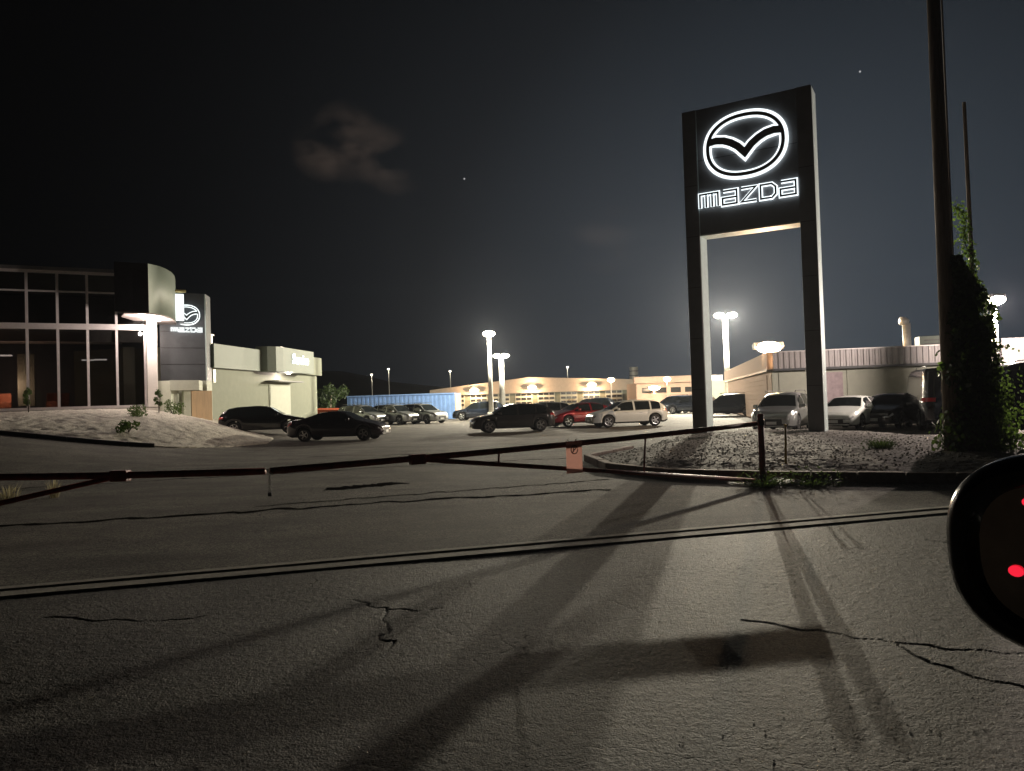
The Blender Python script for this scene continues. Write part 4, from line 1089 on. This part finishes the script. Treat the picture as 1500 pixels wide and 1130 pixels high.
# ------------------------------------------------------------------ gate
gp = Vector((3.93 * K, 12.3 * K)); gm = Vector((-2.72 * K, 8.46 * K)); gl = Vector((-8.1 * K, 8.7 * K))
def gate(name_label, post, tip, zp, zt_, brace_t, boxes=()):
    t = thing('swing_gate', name_label, 'gate')
    a = Vector((post.x, post.y, zp)); b = Vector((tip.x, tip.y, zt_))
    pts = [a.lerp(b, i / 8) - Vector((0, 0, .035 * math.sin(math.pi * i / 8))) for i in range(9)]
    MB().tube(pts, .044, 12).build('top_rail', M_gate, t, smooth=True)
    c = a.lerp(b, brace_t) - Vector((0, 0, .035)); lo = Vector((post.x, post.y, .09 * K)); lo = lo.lerp(Vector((tip.x, tip.y, .09 * K)), .012)
    MB().tube([lo, c], .034, 12).build('brace', M_gate, t, smooth=True)
    MB().box(c, (.22, .13, .14), math.atan2(b.y - a.y, b.x - a.x)).build('bracket', M_gate, t, bevel=.01)
    for s in boxes:
        u = a.lerp(b, s); w = lo.lerp(c, s / brace_t)
        MB().tube([u, w], .016, 8).build('strut', M_gate, t)
    return t, a, b, lo, c
g1, a, b, lo, c = gate('long rusty red swing gate leaf hinged on the right post', gp, gm, 1.0 * K, .80 * K, .77, (.30, .62))
g2, a2, b2_, lo2, c2 = gate('left rusty red swing gate leaf running out of frame', gl, gm + Vector((-.06, 0)), .88 * K, .80 * K, .69, ())
def post(x, y, h, r, label):
    t = thing('gate_post', label, 'post', (x, y, 0))
    MB().tube([(0, 0, -.1), (0, 0, h)], r, 16).build('pipe', M_gate, t, smooth=True)
    MB().tube([(0, 0, h), (0, 0, h + .03), (0, 0, h + .05)], [r * 1.08, r * 1.05, r * .5], 16).build('cap', M_gate, t, smooth=True)
    for z in (h - .12, .14): MB().tube([(0, 0, z - .05), (0, 0, z + .05)], r * 1.18, 16).build('hinge_collar', M_black, t)
    return t
post(gp.x + .10, gp.y + .05, 1.12 * K, .058, 'dark pipe gate post standing in weeds before the right gravel island')
post(gl.x - .10, gl.y, 1.1 * K, .085, 'gate post at the far left end outside the frame')
# hanging chain with padlock
ch = thing('chain', 'short rusty chain with padlock dangling where the gate leaves meet', 'chain', (gm.x, gm.y - .03, .80 * K))
for k in range(7):
    m_ = MB(); n = 10; ring = [(.016 * math.cos(2 * math.pi * i / n), 0, -.02 * math.sin(2 * math.pi * i / n)) for i in range(n)]
    m_.tube(ring + [ring[0]], .0045, 5); m_.xf(Matrix.Translation((0, 0, -.05 - k * .03)) @ Matrix.Rotation(k * math.pi / 2 + .4, 4, 'Z')); m_.build('link', M_pole, ch)
MB().tube([(-.05, 0, .035), (0, -.055, 0), (.05, 0, -.04), (0, .05, 0), (-.05, 0, .035)], .008, 6).build('loop', M_pole, ch)
MB().box((0, 0, -.29), (.05, .022, .05)).build('padlock', M_black, ch, bevel=.006)
# warning board hung on the leaf
s = .472; bpt = a.lerp(b, s); ga = math.atan2(a.y - b.y, a.x - b.x)
_t = M_signb.node_tree; _tr = _t.nodes.new('ShaderNodeBsdfTranslucent'); _tr.inputs[0].default_value = (.58, .31, .26, 1); _mx = _t.nodes.new('ShaderNodeMixShader'); _mx.inputs[0].default_value = .7
_t.links.new(_t.nodes['Principled BSDF'].outputs[0], _mx.inputs[1]); _t.links.new(_tr.outputs[0], _mx.inputs[2]); _t.links.new(_mx.outputs[0], _t.nodes['Material Output'].inputs[0])
bd = thing('warning_board', 'faded red board with dark round no parking symbol hung on the gate', 'sign', (bpt.x + .035, bpt.y - .085, bpt.z), ga)
MB().add([(-.15, 0, -.48), (.15, 0, -.48), (.15, 0, 0), (-.15, 0, 0)], [(0, 1, 2, 3)]).build('board', M_signb, bd)
for z_ in (-.475, -.005): MB().box((0, 0, z_), (.305, .014, .014)).build('board_rim', M_signb, bd)
mb = MB(); ribbon(mb, [(x, y - .12) for x, y in ell(.062, .062, 28, 2)], .014, .0065, .0095, True); mb.build('symbol_ring', M_black, bd)
text_obj('P', .11, M_black, (0, -.008, -.12), 0, bd, 'symbol_letter', .001)
mb = MB(); ribbon(mb, [(-.043, -.163), (.043, -.077)], .012, .0098, .0115); mb.build('symbol_slash', M_black, bd)
for x in (-.08, .08): MB().tube([(x, 0, .0), (x, .05, .045), (x, .09, 0)], .005, 6).build('hook', M_pole, bd)
# yellow marker
ym = thing('marker_post', 'slim faded yellow marker post on the right gravel island', 'post', (4.95 * K, 13.9 * K, 0))
MB().tube([(0, 0, 0), (.03, 0, 1.0)], .025, 10).build('rod', M_yel, ym, smooth=True); MB().tube([(.03, 0, .98), (.03, 0, 1.03)], .034, 10).build('cap', M_yel, ym)

# ------------------------------------------------------------------ weeds
def tuft(x, y, z, r, h, n, m, label, cat='weeds', leafy=0):
    t = thing('weed_tuft', label, cat, (x, y, z)); mb = MB()
    for _ in range(n):
        a_ = random.uniform(0, 6.28); q = random.random() ** .6 * r * .5; l = h * random.uniform(.4, 1.1); w = .006 + .004 * random.random()
        bx, by = q * math.cos(a_), q * math.sin(a_); tx, ty = bx + math.cos(a_) * r * random.random(), by + math.sin(a_) * r * random.random()
        px_, py2 = -math.sin(a_) * w, math.cos(a_) * w
        mb.add([(bx - px_, by - py2, 0), (bx + px_, by + py2, 0), ((bx + tx) / 2 + px_, (by + ty) / 2 + py2, l * .7), ((bx + tx) / 2 - px_, (by + ty) / 2 - py2, l * .7), (tx, ty, l)], [(0, 1, 2, 3), (3, 2, 4)])
    mb.build('blades', m, t)
    if leafy:
        mb = MB(); leaf_cloud(mb, (0, 0, h * .4), r, leafy, .03, (1, 1, .5)); mb.build('leaves', m, t)
    return t
random.seed(21)
tuft(gp.x + .05, gp.y - .1, 0, .55, .16, 260, M_leaf, 'low green weeds round the foot of the gate post', leafy=300)
tuft(gp.x + .95, gp.y - .15, 0, .6, .12, 200, M_leaf, 'flat green weeds right of the gate post along the kerb', leafy=240)
ix, iy = 8.0 * K, 16.6 * K; tuft(ix, iy, float(islz(np.array([ix]), np.array([iy]))[0]), .45, .22, 260, M_leaf, 'isolated green tuft in the middle of the right gravel', leafy=200)
tuft(-9.45, 15.6, Tk(-9.45, 15.6), .16, .42, 50, M_weed, 'dry pale sprig standing under the left gate rail')
tuft(-9.95, 14.9, Tk(-9.95, 14.9), .3, .36, 90, M_weed, 'bushy dry pale weed at the left frame edge')
def zmd(x, y): return float(moundz(np.array([x]), np.array([y]))[0])
for px, d, hh, rr, lab, lf in ((41, 36.5, 1.3, .22, 'tall thin shrub against the showroom terrace', 160), (199, 35, .4, .5, 'low dark shrub below the terrace corner', 160), (187, 31, .35, .35, 'small dark shrub in the gravel bank', 200), (232, 38.5, 1.3, .2, 'slender shrub beside the white porch', 160), (252, 39.5, .6, .5, 'round shrub at the foot of the timber door', 180)):
    x, y = ck(px, d); z = zmd(x, y)
    t = thing('shrub', lab, 'shrub', (x, y, z)); mb = MB(); stm = MB()
    for q in range(5):
        a_ = random.uniform(0, 6.28); stm.tube([(0, 0, 0), (math.cos(a_) * rr * .5, math.sin(a_) * rr * .5, hh * random.uniform(.6, .95))], [.02, .008], 5)
    stm.build('stems', M_stem, t)
    for q in range(6): leaf_cloud(mb, (random.gauss(0, rr * .35), random.gauss(0, rr * .35), hh * random.uniform(.2, .9)), rr * .6, lf // 3, .06)
    mb.build('foliage', M_leaf, t)

# ------------------------------------------------------------------ utility pole with ivy
ux, uy = (1391 - 750) / 1112 * 17.2, 17.2
uz = float(islz(np.array([ux]), np.array([uy]))[0])
up = thing('utility_pole', 'tall weathered wooden utility pole rising out of frame from the ivy', 'utility pole', (ux, uy, 0))
MB().tube([(0, 0, -.2), (.0, 0, 6), (0, 0, 13)], [.175, .155, .125], 16).build('pole', M_wood, up, smooth=True)
MB().tube([(.19, -.02, 0), (.175, -.02, 13)], .022, 8).build('conduit', M_pole, up)
MB().box((0, -.1, 11.9), (2.4, .12, .14)).build('crossarm', M_wood, up)
u2x, u2y = (1422 - 750) / 1112 * 18.6, 18.6
u2 = thing('guy_pole', 'slim leaning pole just right of the utility pole with ivy climbing it', 'pole', (u2x + .25, u2y, 0))
MB().tube([(0, 0, -.2), (-.10, 0, 4.5), (-.12, 0, 8.7)], [.055, .05, .04], 10).build('pole', M_wood, u2, smooth=True)
random.seed(5)
iv = thing('ivy', 'huge dark ivy mass swallowing the foot of the utility pole', 'ivy', (ux + .35, uy - .1, uz))
core = MB(); lf1 = MB(); lf2 = MB()
prof = [(0, .70, .10), (.5, .62, .10), (1.1, .52, .12), (1.8, .50, .12), (2.5, .50, .10), (3.1, .44, .06), (3.7, .32, -.0), (4.3, .16, -.16)]
def ivr(z): return interp([(p[0], p[1]) for p in prof], z), interp([(p[0], p[2]) for p in prof], z)
n = 14
for p in prof:
    for k in range(n): a_ = 2 * math.pi * k / n; rr = p[1] * .62 * (.85 + .3 * noise.noise(Vector((math.cos(a_), math.sin(a_), p[0])))); core.v.append((p[2] + rr * math.cos(a_), rr * math.sin(a_) * .8, p[0]))
core.f = [(i * n + k, i * n + (k + 1) % n, (i + 1) * n + (k + 1) % n, (i + 1) * n + k) for i in range(len(prof) - 1) for k in range(n)]
core.build('stem_mass', M_stem, iv, smooth=True)
def ivleaf(mb, q, s, out):
    nn = (Vector(out) + Vector((random.gauss(0, .5), random.gauss(0, .5), random.gauss(0, .5)))).normalized()
    a_ = nn.orthogonal().normalized(); a_.rotate(Matrix.Rotation(random.uniform(0, 6.28), 3, nn)); b_ = nn.cross(a_)
    q = Vector(q); mb.add([q - a_ * s, q - a_ * s * .3 - b_ * s * .75, q + a_ * s * .25 - b_ * s * .55, q + a_ * s, q + a_ * s * .25 + b_ * s * .55, q - a_ * s * .3 + b_ * s * .75], [(0, 1, 2, 3, 4, 5)])
for _ in range(7000):
    z = random.random() ** .9 * 4.4; r_, ox = ivr(z); a_ = random.uniform(0, 6.28)
    lump = 1 + .6 * noise.noise(Vector((math.cos(a_) * 1.5, math.sin(a_) * 1.5, z * 1.3))) + .35 * noise.noise(Vector((math.cos(a_) * 4, math.sin(a_) * 4, z * 3.2)))
    rr = r_ * lump * random.uniform(.6, 1.12)
    ivleaf(lf1 if random.random() < .78 else lf2, (ox + rr * math.cos(a_), rr * math.sin(a_) * .85, z), random.uniform(.03, .085), (math.cos(a_), math.sin(a_), .2))
lf1.build('leaves', M_leaf, iv); lf2.build('leaves', M_leaf2, iv)
iv2 = thing('ivy', 'thin green ivy strand climbing the slim pole above the big mass', 'ivy', (u2x + .17, u2y, 0))
mb = MB(); stm = MB(); path = []
for i in range(30):
    z = 2.8 + i * .115; path.append((.18 - .016 * i + .06 * math.sin(i * .8), -.05, z))
stm.tube(path, .012, 6); stm.build('vine_stem', M_stem, iv2)
for p in path:
    for _ in range(26): ivleaf(mb, (p[0] + random.gauss(0, .085), p[1] + random.gauss(0, .07), p[2] + random.gauss(0, .08)), random.uniform(.03, .055), (random.gauss(0, 1), random.gauss(0, 1), .3))
mb.build('leaves', M_leaf2, iv2)
iv3 = thing('shrub', 'loose leafy bush spilling right of the ivy mass', 'shrub', (ux + 1.1, uy + .3, uz))
mb = MB()
for _ in range(1800):
    z = abs(random.gauss(0, .9)); ivleaf(mb, (random.gauss(0, .3), random.gauss(0, .3), min(z, 2.3)), random.uniform(.03, .06), (random.gauss(0, 1), -1, .3))
mb.build('leaves', M_leaf2, iv3); q = MB()
for k in range(6): q.tube([(0, 0, 0), (random.gauss(0, .25), random.gauss(0, .2), random.uniform(1, 2))], [.018, .008], 5)
q.build('stems', M_stem, iv3)

# ------------------------------------------------------------------ the viewer's own vehicle: driver's door and mirror
vc = thing('viewer_vehicle', 'black door mirror of the vehicle the picture is taken from, at right edge', 'car', (0, 0, 0))
MB().prism([(-.9, .36), (1.5, .40), (1.5, .50), (-.9, .46)], .45, 1.12).build('door', M_shell, vc, bevel=.03)
mc_ = Vector((.70, .95, EYE - .222)); nrm = Vector((-.80, -.60, -0.07)).normalized()
ax = Vector((0, 0, 1)).cross(nrm).normalized(); uu = nrm.cross(ax)   # ax: along the glass, towards the car
mw = .158; mh = .134
def mpt(u, v, d_): return mc_ + ax * u + uu * v + nrm * d_
def sel(n, p, a_, b_):
    return [(a_ * math.copysign(abs(math.cos(2 * math.pi * i / n)) ** (2 / p), math.cos(2 * math.pi * i / n)), b_ * math.copysign(abs(math.sin(2 * math.pi * i / n)) ** (2 / p), math.sin(2 * math.pi * i / n))) for i in range(n)]
mb = MB(); n = 48
layers = [(.70, .0), (.76, .010), (.90, .014), (.985, .002), (1.0, -.02), (.97, -.055), (.86, -.085), (.62, -.105), (.3, -.115), (.02, -.118)]
for sc, dd in layers:
    for (u, v) in sel(n, 2.6, mw, mh): mb.v.append(tuple(mpt(u * sc, v * sc, dd)))
mb.f = [(i * n + k, i * n + (k + 1) % n, (i + 1) * n + (k + 1) % n, (i + 1) * n + k) for i in range(len(layers) - 1) for k in range(n)]
mh_o = mb.build('mirror_housing', M_shell, vc, smooth=True)
mb = MB(); mb.v = [tuple(mpt(u * .715, v * .715, .003)) for u, v in sel(n, 2.6, mw, mh)]; mb.f = [tuple(range(n))]
mg = mb.build('mirror_glass', M_mirr, mh_o)
for u, v, r_ in ((-.070, -.023, .0075), (-.050, .070, .006)):  # glowing red discs stand in for lamps reflected in the glass
    m_ = MB(); m_.v = [tuple(mpt(u + r_ * 1.25 * math.cos(2 * math.pi * k / 14), v + r_ * math.sin(2 * math.pi * k / 14), .0055)) for k in range(14)] + [tuple(mpt(u, v, .007))]
    m_.f = [(k, (k + 1) % 14, 14) for k in range(14)]; m_.build('red_reflection', M_red, mh_o)
MB().tube([tuple(mpt(.10, -.06, -.06)), (1.0, .62, 1.14), (1.02, .44, 1.09)], [.03, .035, .05], 10).build('mirror_arm', M_shell, vc, smooth=True)

# ------------------------------------------------------------------ thin volume added to imitate lens glow and veil
VEIL = .00016
hz = MB().box((40, 120, 30), (420, 560, 66)).build('lens_veil', None)
hm_ = bpy.data.materials.new('thin haze'); hm_.use_nodes = True
t = hm_.node_tree; t.nodes.remove(t.nodes['Principled BSDF'])
pv = t.nodes.new('ShaderNodeVolumePrincipled'); pv.inputs['Color'].default_value = (.80, .86, 1, 1); pv.inputs['Density'].default_value = VEIL; pv.inputs['Anisotropy'].default_value = .6
t.links.new(pv.outputs[0], t.nodes['Material Output'].inputs['Volume'])
hz.data.materials.append(hm_); tag(hz, kind='stuff')
